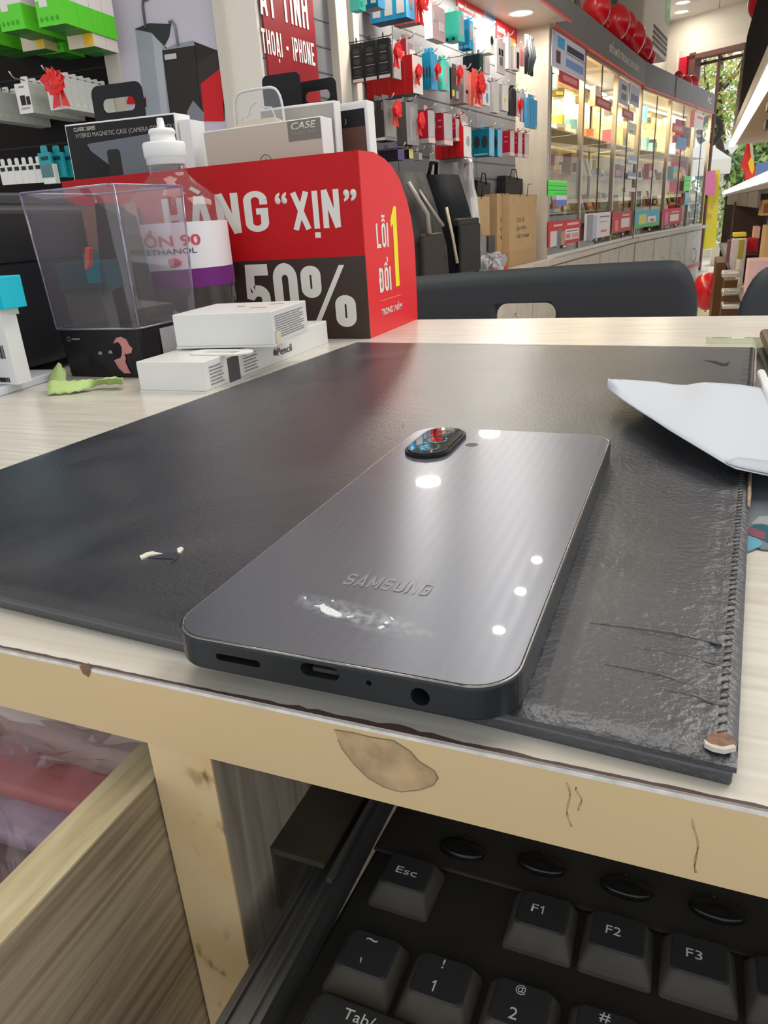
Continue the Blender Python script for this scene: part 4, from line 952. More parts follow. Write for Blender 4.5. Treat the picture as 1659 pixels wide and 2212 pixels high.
for p in ((218, 762), (240, 760)):
    q = on_b(*p); MB().prism([(q[0]-.002, q[1]-.001), (q[0]+.002, q[1]-.001), (q[0]+.001, q[1]+.0012), (q[0]-.001, q[1]+.0008)], fy-.0009, fy-.0005, 0, 'y').build('printed_figure', flat(150, 150, 150), wb_)
MB().wbox(hx-.0035, hx-.0031, -.012, .026, .009, .031).build('spec_label', flat(176, 176, 180), wb_)
# watch on its stand inside the cover
MB().prism([(-.016, .036), (.022, .036), (.016, .105), (-.004, .115)], -.006, .010, 0, 'y').build('watch_stand', flat(52, 44, 42), wb_)
MB().wbox(-.034, .010, .004, .022, .062, .083).build('teal_reflection', flat(20, 120, 136), wb_)  # teal slab stands in for a reflection in the clear cover
MB().prism([(-.021, .072), (-.017, .074), (-.013, .086), (-.017, .087)], -.010, -.006, 0, 'y').build('orange_tag', flat(226, 84, 50), wb_)
MB().wbox(-.034, .006, .012, .024, .083, .114).build('brown_reflection', flat(150, 112, 96), wb_)  # brown slab imitates the brownish reflection on the cover's left face

# ================================================================ two white boxes and the long one
def white_box(name, P, rot, w, d, h, label, gap=.0012):
    t = thing(name, label, 'box', Matrix.Translation(P) @ Matrix.Rotation(rot, 4, 'Z'))
    MB().wbox(0, w, 0, d, gap, h).build('carton', M_wbx, t, bevel=.0006)
    MB().wbox(-.0003, w+.0003, -.0003, d+.0003, 0, gap).build('base_lid', M_wbx, t)
    return t
M_wbx = mat('white_box_card', (.80, .79, .76), .35, bump=.03, bscale=900)
t = white_box('pencil_box', (-.3190, .3640, 0), math.radians(1.5), .0490, .180, .0192, 'long low white box reading Pencil along its side, beside the mat edge')
pr_ = bpy.data.objects.new('side_print', None); COL.objects.link(pr_); pr_.parent = t; pr_.matrix_local = frame(Vector((.0493, 0, 0)), Vector((0, 1, 0)))
def spx(px, py): q = t.matrix_world.inverted() @ on_p(px, py, t.matrix_world @ Vector((.049, 0, 0)), t.matrix_world.to_3x3() @ Vector((1, 0, 0))); return q.y, q.z
g0 = spx(599, 770); g1 = spx(629, 752)
M_print = flat(60, 62, 66)
text('Pencil', g0[0], g1[0], .0062, .0115, .0002, M_print, pr_, 'lettering', .006, .0001)
ax = spx(591, 768)[0]; aw = g0[0]-ax-.001
MB().prism([(ax+aw*(.5+.5*math.cos(t_)*(1-.12*math.sin(3*t_))), .0092+.0022*math.sin(t_)) for t_ in [2*PI*i/20 for i in range(20)]], 0, .0003).build('fruit_mark', M_print, pr_)
MB().prism([(ax+aw*.5, .0116), (ax+aw*.8, .0126), (ax+aw*.55, .0118)], 0, .0003).build('fruit_mark_leaf', M_print, pr_)
for i in range(6):
    for (a_, b_) in ((.006, .021), (.046, .064)):
        MB().wbox(a_, b_-.002*(i % 2), .0040+i*.0021, .0046+i*.0021, 0, .0002).build('fine_print', flat(120, 122, 128), pr_)
MB().wbox(.027, .040, .001, .0165, 0, .0003).build('dark_window', flat(84, 84, 86), pr_)
t = white_box('earphone_box', (-.3165, .4035, .0205), math.radians(7), .0700, .064, .0220, 'white square earphone box stacked across the long white box')
for i in range(10):
    MB().wbox(.0702, .0704, .006, .056-.006*(i % 3 == 2), .0045+i*.0015, .0050+i*.0015).build('fine_print', flat(130, 130, 134), t)
MB().wbox(.0702, .0706, .0045, .0125, .0005, .009).build('seal_tab', flat(226, 214, 190), t)
for (a_, b_, c_, d_) in ((.030, .036, .036, .044), (.044, .026, .056, .034), (.050, .046, .060, .048)): MB().wbox(a_, c_, b_, b_+.0012, .0220, .0222).build('top_print', flat(110, 110, 116), t)
tb_ = MB().prism(rrect(-.298, -.2535, .386, .404, .0088, 6), .0193, .0203).build('hang_tab', flat(238, 236, 230), weld=True)
cc = MB().prism(rrect(-.289, -.2625, .3915, .3985, .003, 4), .015, .03).build('c', M_white, weld=True); cut(tb_, [cc]); tb_.data.materials.clear(); tb_.data.materials.append(flat(238, 236, 230))
tag(tb_, 'white oval hanger tab sticking out between the two white boxes', 'hanger tab')

# ================================================================ lime cleaning cloth
M_lime = mat('lime_cloth', (.50, .66, .25), .85, vary=.08, vscale=90)
def zig(pts, amp):
    out = []
    for i in range(len(pts)-1):
        a_, b_ = Vector(pts[i]), Vector(pts[i+1])
        for j in range(4): p = a_.lerp(b_, j/4); out.append(p+Vector((0, (amp if j % 2 else 0), (amp*.6 if j % 2 else 0))))
    out.append(Vector(pts[-1])); return out
A = zig([on_z(104, 853, .001), on_z(150, 850, .001), on_z(190, 842, .0015), on_z(212, 832, .002), on_z(262, 831, .002), on_z(266, 829, .004)], .0012)
Bq = zig([on_z(106, 823, .006), on_z(150, 824, .006), on_z(185, 823, .006), on_z(225, 820, .007), on_z(257, 818, .008), on_z(264, 822, .006)], .0008)
clo = thing('cleaning_cloth', 'crumpled lime green zigzag-edged cleaning cloth in front of the watch display box', 'cloth')
MB().loft(A, Bq, 8, 0, lambda a, b: .0018*math.sin(a*PI)*(1+.5*math.sin(b*20))).build('fabric', M_lime, clo, solid=.0005)
C = zig([on_y(106, 838, .377), on_y(122, 832, .379), on_y(142, 825, .382)], .0008)
Dd = [p for p in zig([on_y(106, 812, .385), on_y(126, 783, .388), on_y(143, 806, .388)], .001)]
MB().loft(C, Dd, 6).build('raised_fold', M_lime, clo, solid=.0005)

# ================================================================ black printer at far left, with small boxes
M_case2 = mat('black_textured_plastic', (.017, .019, .022), .45, bump=.1, bscale=900)
pt = thing('printer', 'black printer body standing on a white plinth at the left edge of the photo', 'printer', Matrix.Translation((-.436, .30, 0)) @ Matrix.Rotation(math.radians(6), 4, 'Z'))
MB().wbox(-.30, 0, 0, .30, .006, .118).build('housing', M_case2, pt, bevel=.006, seg=4)
MB().wbox(.0002, .0008, .012, .20, .0795, .0803).build('seam', flat(10, 10, 11), pt)
MB().prism([(.045, .118), (.21, .118), (.19, .128), (.07, .126)], -.27, -.015, 0, 'x').build('top_tray', flat(74, 76, 78), pt, bevel=.002)
MB().wbox(.0005, .0015, .04, .075, .098, .1005).build('vent_slot', flat(12, 12, 13), pt)
MB().tube([(.004, .02, .118), (.004, .03, .130), (.004, .07, .131), (.004, .085, .118)], .003, 8).build('lid_handle', flat(60, 62, 66), pt)
pl_ = MB().wbox(-.30, .026, -.03, .100, .0, .0055).build('plinth', mat('white_blue_plastic', (.74, .77, .84), .3), M=pt.matrix_world, bevel=.001)
tag(pl_, 'white plastic board lying under the black printer at the left edge', 'board')
cb = thing('cyan_box', 'white box with barcode label and bright cyan lid at the left edge of the photo', 'box', Vector((-.4005-.0335, .352, .0058)))
MB().wbox(-.06, .0265, -.002, .0, 0, .0475).build('front', M_white, cb)
MB().wbox(-.06, .0265, 0, .010, 0, .0475).build('carton', M_white, cb)
MB().wbox(-.065, .036, -.006, .012, .0485, .0680).build('lid', flat(0, 190, 214, .35), cb, bevel=.0005)
MB().prism([(-.006, .0475), (-.006, .0485), (.0095, .0485), (.0095, .0440)], -.06, .030, 0, 'x').build('lid_flap', flat(212, 218, 206), cb)
random.seed(5)
for (z_, h_, xe) in ((.034, .004, .018), (.0285, .0035, .0195), (.017, .0085, .0215), (.0015, .003, .020)):
    x_ = .0215-.014 if h_ > .005 else xe-.011
    while x_ < xe: w_ = random.choice((.0003, .0005, .0008)); MB().wbox(x_, x_+w_, -.0023, -.002, z_, z_+h_).build('barcode_bar', flat(40, 40, 44), cb); x_ += w_+random.choice((.0004, .0007))
# ================================================================ chairs beyond the desk
M_chair = mat('anthracite_chair_plastic', (.026, .032, .038), .5, bump=.12, bscale=1500)
def chair(cx, w, label, Y=1.0, tilt=0.0):
    t = thing('chair', label, 'chair', Matrix.Translation((cx, Y, FLOOR)) @ Matrix.Rotation(tilt, 4, 'Z'), 'anthracite plastic chairs across the desk')
    # curved shell with a handle opening
    n_ = 40; vs = []; fs = []; rows = 14
    z0 = .46
    for i in range(rows+1):
        for j in range(n_+1):
            u = math.sin(PI/2*(-1+2*j/n_)); v = i/rows
            zt_ = .770 + .006*u
            edge = max(0, abs(u)-.86)/.14
            zz = z0+(zt_-.055*(1-math.sqrt(max(0, 1-edge**2)))-z0)*v
            vs.append((u*w/2*(1-.03*(1-v)), -.045*(1-u*u)*-1 + .05*v - .045, zz))
    for i in range(rows):
        for j in range(n_): k_ = i*(n_+1)+j; fs.append((k_, k_+1, k_+n_+2, k_+n_+1))
    o = MB().add(vs, fs, 0, True).build('backrest', M_chair, weld=True)
    md = o.modifiers.new('s', 'SOLIDIFY'); md.thickness = .006; md.offset = 0
    c_ = MB().prism(rrect(-.0415, .0415, .690, .7245, .0145, 5), -.2, .2, 0, 'y').build('c', M_chair, weld=True)
    if HOLE: cut(o, [c_])
    else: bpy.data.objects.remove(c_)
    o.data.materials.clear(); o.data.materials.append(M_chair); o.parent = t
    for p in o.data.polygons: p.use_smooth = True
    MB().prism(rrect(-w/2+.01, w/2-.01, .0, .40, .06, 6), .44, .462).build('seat', M_chair, t, bevel=.006)
    for sx_ in (-1, 1):
        for yy in (.03, .37): MB().tube([(sx_*(w/2-.035), yy, .445), (sx_*(w/2+.0), yy+(.04 if yy > .2 else -.03), 0)], .012, 8).build('leg', M_chair, t)
HOLE = True

chair(-.2125, .435, 'anthracite plastic chair with a handle slot in its backrest, in the middle beyond the desk')
chair(.2725, .435, 'second anthracite plastic chair cut off by the right edge of the photo')
# ================================================================ accessories hanging on the pegboard wall
def s_plane_off(px, py, s):              # sight line -> distance behind the case fronts on the cross plane at `s`
    q = on_p(px, py, P1+D*s, D); return -(q-P1).dot(N)
M_hookm = mat('hook_steel', (.45, .45, .45), .3, 1)
def hook(Fm, s, z, z_in, z_out, where, grp):
    o = MB().tube([(s, z, z_in), (s, z-.002, z_out-.01), (s, z+.003, z_out), (s, z+.014, z_out+.008)], .0022, 6).build('display_hook', M_hookm, M=Fm)
    tag(o, 'steel display hook holding '+where, 'hook', grp)
def _fit(a_, b_):
    s = a_+', '+b_
    return s if len(s.split()) <= 16 else a_
def carton(w, h, d, side, front, under=None, extra=None):
    """one hanging retail box: local x along wall, y up, z out; front at z=0"""
    mats = [side, front, under or side]
    k = MB(); k.box(0, w, 0, h, -d, 0, ms=[0, 1, 2, 0, 0, 0])
    k.prism(rrect(w*.22, w*.78, h-.002, h+.020, .006, 3), -d*.55, -d*.55+.0006, 1)
    L_ = 0
    for (face, x0, x1, y0, y1, m) in (extra or []):
        if m not in mats: mats.append(m)
        mi = mats.index(m)
        if face == 'f': L_ += 1; k.wbox(x0*w, x1*w, y0*h, y1*h, 0, .0006+.0004*L_, mi)
        elif face == 'fo': k.prism([((x0+x1)/2*w+(x1-x0)/2*w*math.cos(t_), (y0+y1)/2*h+(y1-y0)/2*h*math.sin(t_)) for t_ in [2*PI*i/16 for i in range(16)]], 0, .0010+.0004*L_, mi)
        elif face == 's': k.wbox(-.0006, 0, y0*h, y1*h, -x1*d, -x0*d, mi)
        elif face == 'so':
            k.prism([((y0+y1)/2*h+(y1-y0)/2*h*math.cos(t_), -((x0+x1)/2*d+(x1-x0)/2*d*math.sin(t_))) for t_ in [2*PI*i/14 for i in range(14)]], -.0006, 0, mi, 'x')
    return k, mats
def stack(xs, xc, xr, yt, yb, off, n, side, front, desc, where, under=None, extra=None, name='boxed_accessory', gap=.0, tilt=0):
    s, z = wa(xc, yb, off); h = wa(xc, yt, off)[1]-z
    w = max(.012, wa(xr, yb, off)[0]-s)
    tot = min(s_plane_off(xs, yb, s), OFFP-.004)-off
    d = max(.008, tot/n)
    k, mats = carton(w, h, d-gap-.0006, side, front, under, extra)
    first = k.build(name, mats)
    grp = 'boxes on the hook with the '+desc
    for i in range(n):
        o = first if i == 0 else first.copy()
        if i: COL.objects.link(o)
        o.matrix_world = FA @ Matrix.Translation((s, z, -off-i*d)) @ Matrix.Rotation(tilt, 4, 'Z')
        if i == 0: tag(o, desc+', '+where, 'packaged accessory', grp)
        else: tag(o, _fit('box hanging behind the '+desc, where), 'packaged accessory', grp)
    hook(FA, s+w/2, z+h+.008, -OFFP, -off+.012, _fit('the '+desc, where) if len((desc+where).split()) < 11 else 'the '+desc, 'hooks of the accessory wall')
    return s, z, w, h
def bow(Fm, s, z, out, r, lab, seed=0):
    t = thing('ribbon_bow', lab, 'ribbon bow', Fm @ Matrix.Translation((s, z, out)))
    random.seed(seed+20); k = MB()
    for i in range(11):
        a_ = 2*PI*i/11+random.random()*.3; rr = r*random.uniform(.8, 1.1); c_, s_ = math.cos(a_), math.sin(a_); w_ = r*.42
        pts = [(0, 0, 0), (c_*rr*.6-s_*w_, s_*rr*.6+c_*w_, r*.25), (c_*rr, s_*rr, r*.5), (c_*rr*.6+s_*w_, s_*rr*.6-c_*w_, r*.55), (0, 0, r*.35)]
        k.add(pts, [(0, 1, 4), (1, 2, 4), (2, 3, 4), (3, 0, 4), (0, 1, 2, 3)], 0)
    k.sphere((0, 0, r*.25), r*.62, r*.62, r*.35, 8)
    k.build('loops', M_bow, t)
    for sg_ in (-1, 1): MB().add([(0, 0, 0), (sg_*r*.25, 0, .003), (sg_*r*.75, -r*1.5, .004), (sg_*r*.10, -r*1.35, .002)], [(0, 1, 2, 3)]).build('tail', M_bow, t, solid=.0008)
M_bow = mat('red_ribbon', (.75, .02, .02), .35)
c_blue, c_lblue, c_mint, c_dmint = flat(0, 112, 150), flat(70, 160, 205), flat(80, 205, 185), flat(32, 160, 140)
c_teal, c_lteal = flat(0, 108, 128), flat(120, 178, 210)
c_red, c_dred, c_wht, c_gry, c_lgry, c_drk = flat(170, 28, 52), flat(170, 18, 20), flat(232, 226, 222), flat(110, 108, 108), flat(165, 162, 160), flat(36, 36, 40)
c_pink, c_pale, c_navy = flat(190, 160, 165), flat(205, 195, 190), flat(18, 30, 36)
c_label = flat(205, 196, 192); c_silver = flat(178, 180, 182, .2); c_yel = flat(226, 208, 90)
win = lambda m=c_lgry: [('f', .25, .75, .25, .85, m)]
ov = lambda m: [('fo', .25, .75, .35, .8, m)]
spec = [('s', .2, .8, .15, .3, c_wht)]
# top row
stack(756, 778, 790, -40, 20, .02, 1, c_mint, c_mint, 'mint green box', 'first in the top row beside the post', c_dmint, [('f', .1, .5, .1, .3, c_dmint)])
stack(778, 817, 832, -50, 14, .0, 2, c_blue, c_lblue, 'bright blue box with pale front', 'second hook of the top row', c_gry, spec)
stack(800, 878, 896, -35, 36, .0, 3, c_blue, c_lblue, 'blue box with oval grey window', 'third hook of the top row', flat(0, 70, 100), [('fo', .3, .75, .3, .95, c_gry), ('s', .15, .8, .15, .9, c_lgry)])
stack(850, 905, 918, -5, 46, .05, 4, flat(96, 26, 36), c_wht, 'slim box with brick red sides', 'behind the red bow in the top row', flat(150, 120, 118))
stack(917, 935, 962, 8, 82, .0, 1, c_pale, c_pink, 'pinkish white charger box', 'under the curved hook of the top row', c_lgry, [('f', .1, .4, .55, .8, c_lgry), ('f', .55, .9, .3, .55, c_pale), ('s', .2, .8, .5, .95, flat(215, 215, 232))])
stack(962, 990, 1004, 24, 88, .0, 2, c_dmint, c_mint, 'tilted mint green box with clear window', 'middle of the top row', flat(120, 150, 140), [('f', .35, .8, .2, .85, c_silver), ('s', .55, .9, .05, .15, c_drk)], tilt=.08)
stack(990, 1013, 1023, 42, 104, .03, 2, flat(0, 130, 190), c_blue, 'sky blue box with dark window', 'right of the mint green one in the top row', c_blue, [('f', .2, .8, .3, .9, c_gry), ('s', .1, .9, .03, .12, c_lteal)])
stack(1027, 1056, 1068, 58, 113, .0, 3, flat(196, 198, 198), c_wht, 'white box with oval cutout', 'right half of the top row', c_lgry, [('fo', .3, .8, .35, .7, c_drk)])
stack(1069, 1073, 1091, 84, 155, .0, 1, flat(216, 208, 206), flat(210, 200, 196), 'narrow white earphone box', 'below the red posters in the top row', c_lgry, [('f', .25, .45, .55, .75, c_drk), ('f', .55, .75, .55, .75, c_drk), ('f', .3, .7, .25, .5, c_gry)])
stack(1086, 1098, 1104, 78, 148, .03, 2, c_pale, flat(222, 214, 212), 'tall white cable box', 'second from the right end of the top row', c_lgry)
stack(1102, 1112, 1122, 100, 150, .03, 1, c_pale, c_wht, 'short white box with dark window', 'near the column in the top row', c_gry, [('f', .4, .9, .1, .8, c_drk)])
stack(1120, 1124, 1132, 108, 140, .03, 1, flat(196, 110, 120), flat(206, 120, 130), 'rose pink pouch', 'between the white box and the grey cables near the column', c_red)
# dark cable bundle
q = wa(1142, 162, .03); cb_ = thing('cable_bundle', 'bundle of grey charging cables hanging beside the beige column', 'cable', FA @ Matrix.Translation((q[0], q[1], -.03)))
for i in range(7): MB().tube([(-.05+.018*i, .17, 0), (-.05+.017*i, .08, .02*(i % 2)), (-.045+.016*i, .0+.01*(i % 3), 0)], .008, 6).build('cable', flat(84, 90, 92) if i % 2 else flat(50, 52, 54), cb_)
# second row
ic3 = [('so', .2, .8, .72, .86, flat(64, 62, 62)), ('so', .2, .8, .45, .6, flat(64, 62, 62)), ('so', .2, .8, .2, .34, flat(56, 54, 54)), ('s', .25, .75, .66, .68, c_lgry), ('s', .15, .85, .385, .40, c_lgry), ('s', .2, .8, .14, .155, c_gry), ('s', .0, .95, .0, .085, c_label)]
stack(757, 843, 848, 82, 166, .0, 3, c_drk, c_drk, 'black box with three round icons', 'left end of the second row', c_red, ic3, gap=.006)
stack(846, 851, 867, 98, 168, .02, 1, c_lgry, c_silver, 'silver clear-fronted box under a bow', 'right of the black boxes in the second row', c_gry)
stack(862, 880, 897, 84, 160, .02, 2, c_red, flat(214, 196, 192), 'crimson and clear box', 'second row beside the black boxes', c_pale, [('f', .2, .8, .2, .9, c_lgry), ('s', 0, 1, 0, .1, c_lgry)])
stack(792, 893, 914, 118, 200, -.02, 6, c_dred, c_wht, 'tall white-fronted box with red sides', 'over the middle of the left half', flat(90, 90, 80), [('fo', .35, .75, .35, .65, c_gry)])
stack(913, 932, 946, 114, 192, .0, 3, flat(0, 92, 120), c_lblue, 'blue box with a dark oval on its side', 'left of the small mint box', c_pink, [('so', .1, .7, .3, .65, c_drk)])
stack(942, 958, 971, 130, 193, .0, 2, c_mint, flat(100, 215, 195), 'small mint green box with clear front', 'centre of the second row', c_pink, [('f', .3, .75, .15, .8, c_silver)])
stack(972, 976, 992, 148, 213, .0, 1, c_drk, flat(96, 92, 88), 'dark bubble pack with yellow sticker', 'centre of the second row beside the mint box', c_dred, [('f', .1, .35, .1, .3, c_yel), ('f', .6, .9, .05, .3, c_silver)])
stack(972, 1003, 1015, 150, 222, .0, 4, flat(160, 138, 136), flat(196, 178, 178), 'pinkish grey box', 'second row right of the centre seam', flat(150, 110, 105), [('f', .3, .7, .3, .4, c_drk)])
stack(1012, 1018, 1042, 156, 227, -.01, 1, flat(226, 120, 96), flat(224, 96, 80), 'orange red box almost hidden by its bow', 'second row', c_pink, [('f', .2, .9, .0, .25, flat(236, 190, 180)), ('f', .5, .9, .3, .8, flat(180, 90, 130))])
stack(1000, 1036, 1044, 116, 158, .03, 3, c_navy, flat(24, 50, 44), 'dark navy box', 'between the first and second rows right of centre', c_drk)
stack(1044, 1048, 1058, 112, 158, .05, 1, c_wht, c_wht, 'thin white card pack', 'beside the dark navy boxes', c_gry)
stack(1040, 1044, 1058, 174, 226, -.01, 1, c_wht, flat(226, 230, 230), 'white pack with blue leaf print', 'right half of the second row', c_gry, [('fo', .4, .75, .1, .55, flat(110, 150, 165)), ('fo', .3, .7, .6, .95, flat(170, 190, 195))])
stack(1056, 1066, 1078, 176, 242, .0, 2, flat(176, 174, 176), flat(206, 200, 196), 'grey and white cable box', 'right half of the second row', c_gry)
stack(1078, 1086, 1098, 182, 238, .0, 1, c_lgry, c_wht, 'white box with yellow dot', 'right half of the second row', c_gry, [('f', .2, .5, .3, .5, c_yel)])
stack(1096, 1104, 1115, 192, 248, .0, 2, flat(56, 60, 58), flat(44, 48, 48), 'black hanging pack', 'near the right end of the second row', c_drk)
stack(1112, 1116, 1124, 200, 250, .0, 1, c_wht, flat(226, 214, 206), 'thin white and red pack', 'near the right end of the second row', c_red, [('f', .2, .9, .2, .7, flat(214, 80, 84))])
stack(1122, 1126, 1135, 200, 262, .0, 1, flat(150, 152, 170), flat(196, 198, 214), 'thin lilac grey pack', 'next to the light blue pouches', c_gry)
stack(1132, 1138, 1160, 210, 274, -.02, 1, flat(60, 140, 185), flat(74, 156, 202), 'light blue pouch', 'right end of the second row in front of the column', flat(50, 110, 150), [('f', .3, .36, .02, .98, flat(50, 125, 170)), ('f', .62, .67, .02, .98, flat(50, 125, 170)), ('f', .85, .98, .0, .08, c_yel)])
# third row
stack(800, 832, 858, 216, 302, .0, 2, flat(52, 48, 48), flat(120, 118, 116), 'dark grey box with clear front and label strip', 'left end of the third row', c_navy, [('s', .1, .3, .75, .95, c_gry), ('f', .1, .9, .1, .9, flat(140, 138, 136, .15)), ('s', 0, 1, .0, .07, c_label)])
stack(856, 880, 905, 220, 312, .0, 1, flat(92, 88, 88), flat(140, 140, 138), 'large grey box with clear bubble', 'third row second from left', c_drk, [('f', .3, .75, .1, .9, flat(170, 176, 178, .12))])
def redpack(xs, xc, xr, yt, yb, wh, n=2, tilt=0): stack(xs, xc, xr, yt, yb, .0, n, c_red, flat(196, 170, 168), 'crimson cable box with clear front', wh, c_pink, [('f', .2, .8, .2, .92, c_silver), ('f', 0, 1, 0, .14, flat(226, 196, 190)), ('s', 0, 1, 0, .14, c_lgry), ('s', .3, .7, .75, .8, flat(206, 120, 130)), ('s', .3, .7, .55, .6, flat(206, 120, 130))], tilt=tilt)
redpack(905, 926, 940, 238, 308, 'third row right of the large grey box', 1)
redpack(942, 960, 978, 244, 312, 'third row, centre', 1)
redpack(974, 985, 993, 256, 304, 'third row left of the tilted one', 1)
redpack(984, 999, 1014, 250, 298, 'hanging tilted in the third row', 1, tilt=.28)
stack(940, 1002, 1018, 272, 338, -.02, 5, c_dred, c_wht, 'white-fronted box with deep red sides', 'third row left of the teal boxes', c_drk, [('fo', .35, .8, .35, .7, flat(150, 165, 180))])
teal = [('so', .1, .45, .3, .75, flat(46, 48, 60)), ('so', .55, .9, .3, .75, flat(46, 48, 60)), ('s', .1, .9, .05, .1, c_lteal), ('f', .1, .9, .1, .9, flat(132, 186, 214))]
stack(1020, 1057, 1068, 276, 336, .0, 1, c_teal, c_lteal, 'teal box with two dark ovals', 'third row', c_navy, teal)
stack(1066, 1075, 1085, 280, 338, .0, 1, c_teal, c_lteal, 'narrower teal box', 'third row between the big teal box and the red boxes', c_navy, [('so', .1, .9, .3, .75, flat(46, 48, 60))])
redpack(1084, 1102, 1111, 282, 336, 'first of three at the right end, third row', 1)
redpack(1110, 1119, 1128, 285, 338, 'second of three at the right end, third row', 1)
redpack(1127, 1133, 1142, 288, 340, 'last pack at the right end of the third row', 1)
stack(818, 860, 874, 322, 345, .0, 2, flat(34, 26, 42), flat(92, 80, 120), 'low purple box', 'at the bottom left of the accessory wall', c_drk)
stack(872, 884, 893, 322, 342, .02, 1, c_drk, flat(220, 205, 110), 'small yellow-fronted box', 'at the bottom left of the accessory wall', c_drk)
stack(893, 905, 912, 330, 345, .03, 1, c_lgry, c_lgry, 'small grey box', 'at the bottom left of the accessory wall', c_drk)
for i, (px, py, r, o_, lab) in enumerate([(903, 5, .045, -.02, 'red ribbon bow at the top of the accessory wall'), (853, 113, .032, .0, 'red ribbon bow right of the black boxes'), (899, 155, .028, -.03, 'red ribbon bow in front of the tall white-fronted box'),
        (941, 150, .026, -.02, 'red ribbon bow on the blue box beside the small mint box'), (988, 158, .028, -.02, 'red ribbon bow over the dark bubble pack'), (1030, 185, .048, -.04, 'largest red ribbon bow, on the orange red box'),
        (851, 238, .034, -.02, 'red ribbon bow on the dark grey box of the third row'), (903, 262, .032, -.02, 'red ribbon bow between the large grey box and the crimson boxes'), (1121, 225, .03, -.02, 'small red ribbon bow near the light blue pouches')]):
    s_, z_ = wa(px, py, o_); bow(FA, s_, z_, -o_, r, lab, i)
# promotional posters at the top of the wall
def poster_px(Fm, wfun, quad, off, m, lab, prints=(), name='poster', out=.003):
    s0, zt = wfun(quad[0], quad[2], off); s1, _ = wfun(quad[1], quad[3], off); zb = wfun(quad[0], quad[4], off)[1]
    t = thing(name, lab, 'poster', Fm @ Matrix.Translation((s0, zb, -off+out)))
    w = s1-s0; h = zt-zb
    MB().wbox(0, w, 0, h, 0, .0015).build('sheet', m, t)
    for i, (x0, x1, y0, y1, mm) in enumerate(prints): MB().wbox(x0*w, x1*w, y0*h, y1*h, .0015, .0019+.0001*i).build('printed_block', mm, t)
    return t
P_r = flat(222, 44, 50)
poster_px(FA, wa, (985, 1043, -10, 5, 40), OFFP, P_r, 'red and white promotional poster left of the blue one atop the accessory wall', [(.05, .9, .55, .7, M_white), (.1, .8, .3, .42, M_white), (.05, .95, .05, .2, M_white)])
poster_px(FA, wa, (1044, 1068, 20, 30, 78), OFFP, flat(150, 175, 196), 'pale blue poster between the two red ones on the accessory wall', [(.1, .9, .6, .9, flat(96, 116, 150))])
poster_px(FA, wa, (1070, 1116, 38, 55, 92), OFFP, P_r, 'red poster with yellow figures under the canopy', [(.05, .4, .5, .7, M_white), (.35, .9, .1, .5, flat(245, 200, 90))])

# ================================================================ left bay: charger and cable boxes
def lstack(x0, x1, yt, yb, out, n, d, side, front, desc, where, under=None, extra=None):
    s0, z = wl(x0, yb, out); s1 = wl(x1, yb, out)[0]; h = wl(x0, yt, out)[1]-z; w = s1-s0
    k, mats = carton(w, h, d-.002, side, front, under, extra)
    first = k.build('boxed_accessory', mats); grp = 'boxes on the hook with the '+desc
    for i in range(n):
        o = first if i == 0 else first.copy()
        if i: COL.objects.link(o)
        o.matrix_world = FL @ Matrix.Translation((s0, z, out-i*d))
        if i == 0: tag(o, desc+', '+where, 'packaged accessory', grp)
        else: tag(o, _fit('box hanging behind the '+desc, where), 'packaged accessory', grp)
    hook(FL, s0+w/2, z+h+.010, 0, out+.02, _fit('the '+desc, where) if len((desc+where).split()) < 11 else 'the '+desc, 'hooks of the left bay')
g_ = flat(92, 214, 36); gd = flat(70, 168, 40); gu = flat(56, 120, 50)
gx = [('f', 0, 1, 0, .42, g_), ('f', .05, .35, .35, .75, c_wht), ('f', 0, .12, .6, .85, flat(232, 60, 140)), ('s', 0, 1, 0, .45, gd)]
def R_side(k): return k
def gbox(x0, x1, yt, yb, out, n, d, desc, where, pink=False):
    ex = [('f', 0, 1, 0, .45, g_), ('f', .15, .45, .34, .50, c_wht)] + [('fo', .08+.2*i, .2+.2*i, .08, .17, gd) for i in range(4)]
    if pink: ex.append(('f', .0, .14, .52, .72, flat(236, 70, 150)))
    s0, z = wl(x0, yb, out); s1 = wl(x1, yb, out)[0]; h = wl(x0, yt, out)[1]-z; w = s1-s0
    k, mats = carton(w, h, d-.002, c_wht, c_wht, gu, ex)
    mats.append(g_); k.wbox(w, w+.0006, 0, .45*h, -(d-.002), 0, len(mats)-1)
    first = k.build('boxed_accessory', mats); grp = 'boxes on the hook with the '+desc
    for i in range(n):
        o = first if i == 0 else first.copy()
        if i: COL.objects.link(o)
        o.matrix_world = FL @ Matrix.Translation((s0, z, out-i*d))
        tag(o, _fit(desc if i == 0 else 'box hanging behind the '+desc, where), 'packaged accessory', grp)
    hook(FL, s0+w/2, z+h+.010, 0, out+.02, _fit('the '+desc, where) if len((desc+where).split()) < 11 else 'the '+desc, 'hooks of the left bay')
gbox(86, 144, -70, 60, .28, 4, .06, 'white and green box with pink patch', 'top of the left bay', True)
gbox(5, 57, -60, 70, .28, 3, .06, 'white and green box without pink patch', 'left edge of the left bay')
gbox(-60, -2, -60, 104, .20, 3, .06, 'green box cut off by the photo edge', 'far left of the left bay')
gbox(100, 140, 25, 118, .10, 2, .05, 'deep green box', 'behind and below the front green boxes')
lstack(50, 99, 20, 112, .16, 2, .06, flat(214, 196, 150), flat(214, 200, 176), 'cream box with orange yellow corner', 'below the left green boxes', gu, [('f', .68, 1, .02, .40, flat(240, 190, 40))])
lstack(150, 206, 0, 108, .16, 2, .06, flat(222, 214, 208), flat(222, 206, 186), 'cream box with orange yellow strip beside the white post', 'top row', gu, [('f', .62, 1, .02, .30, flat(240, 190, 40))])
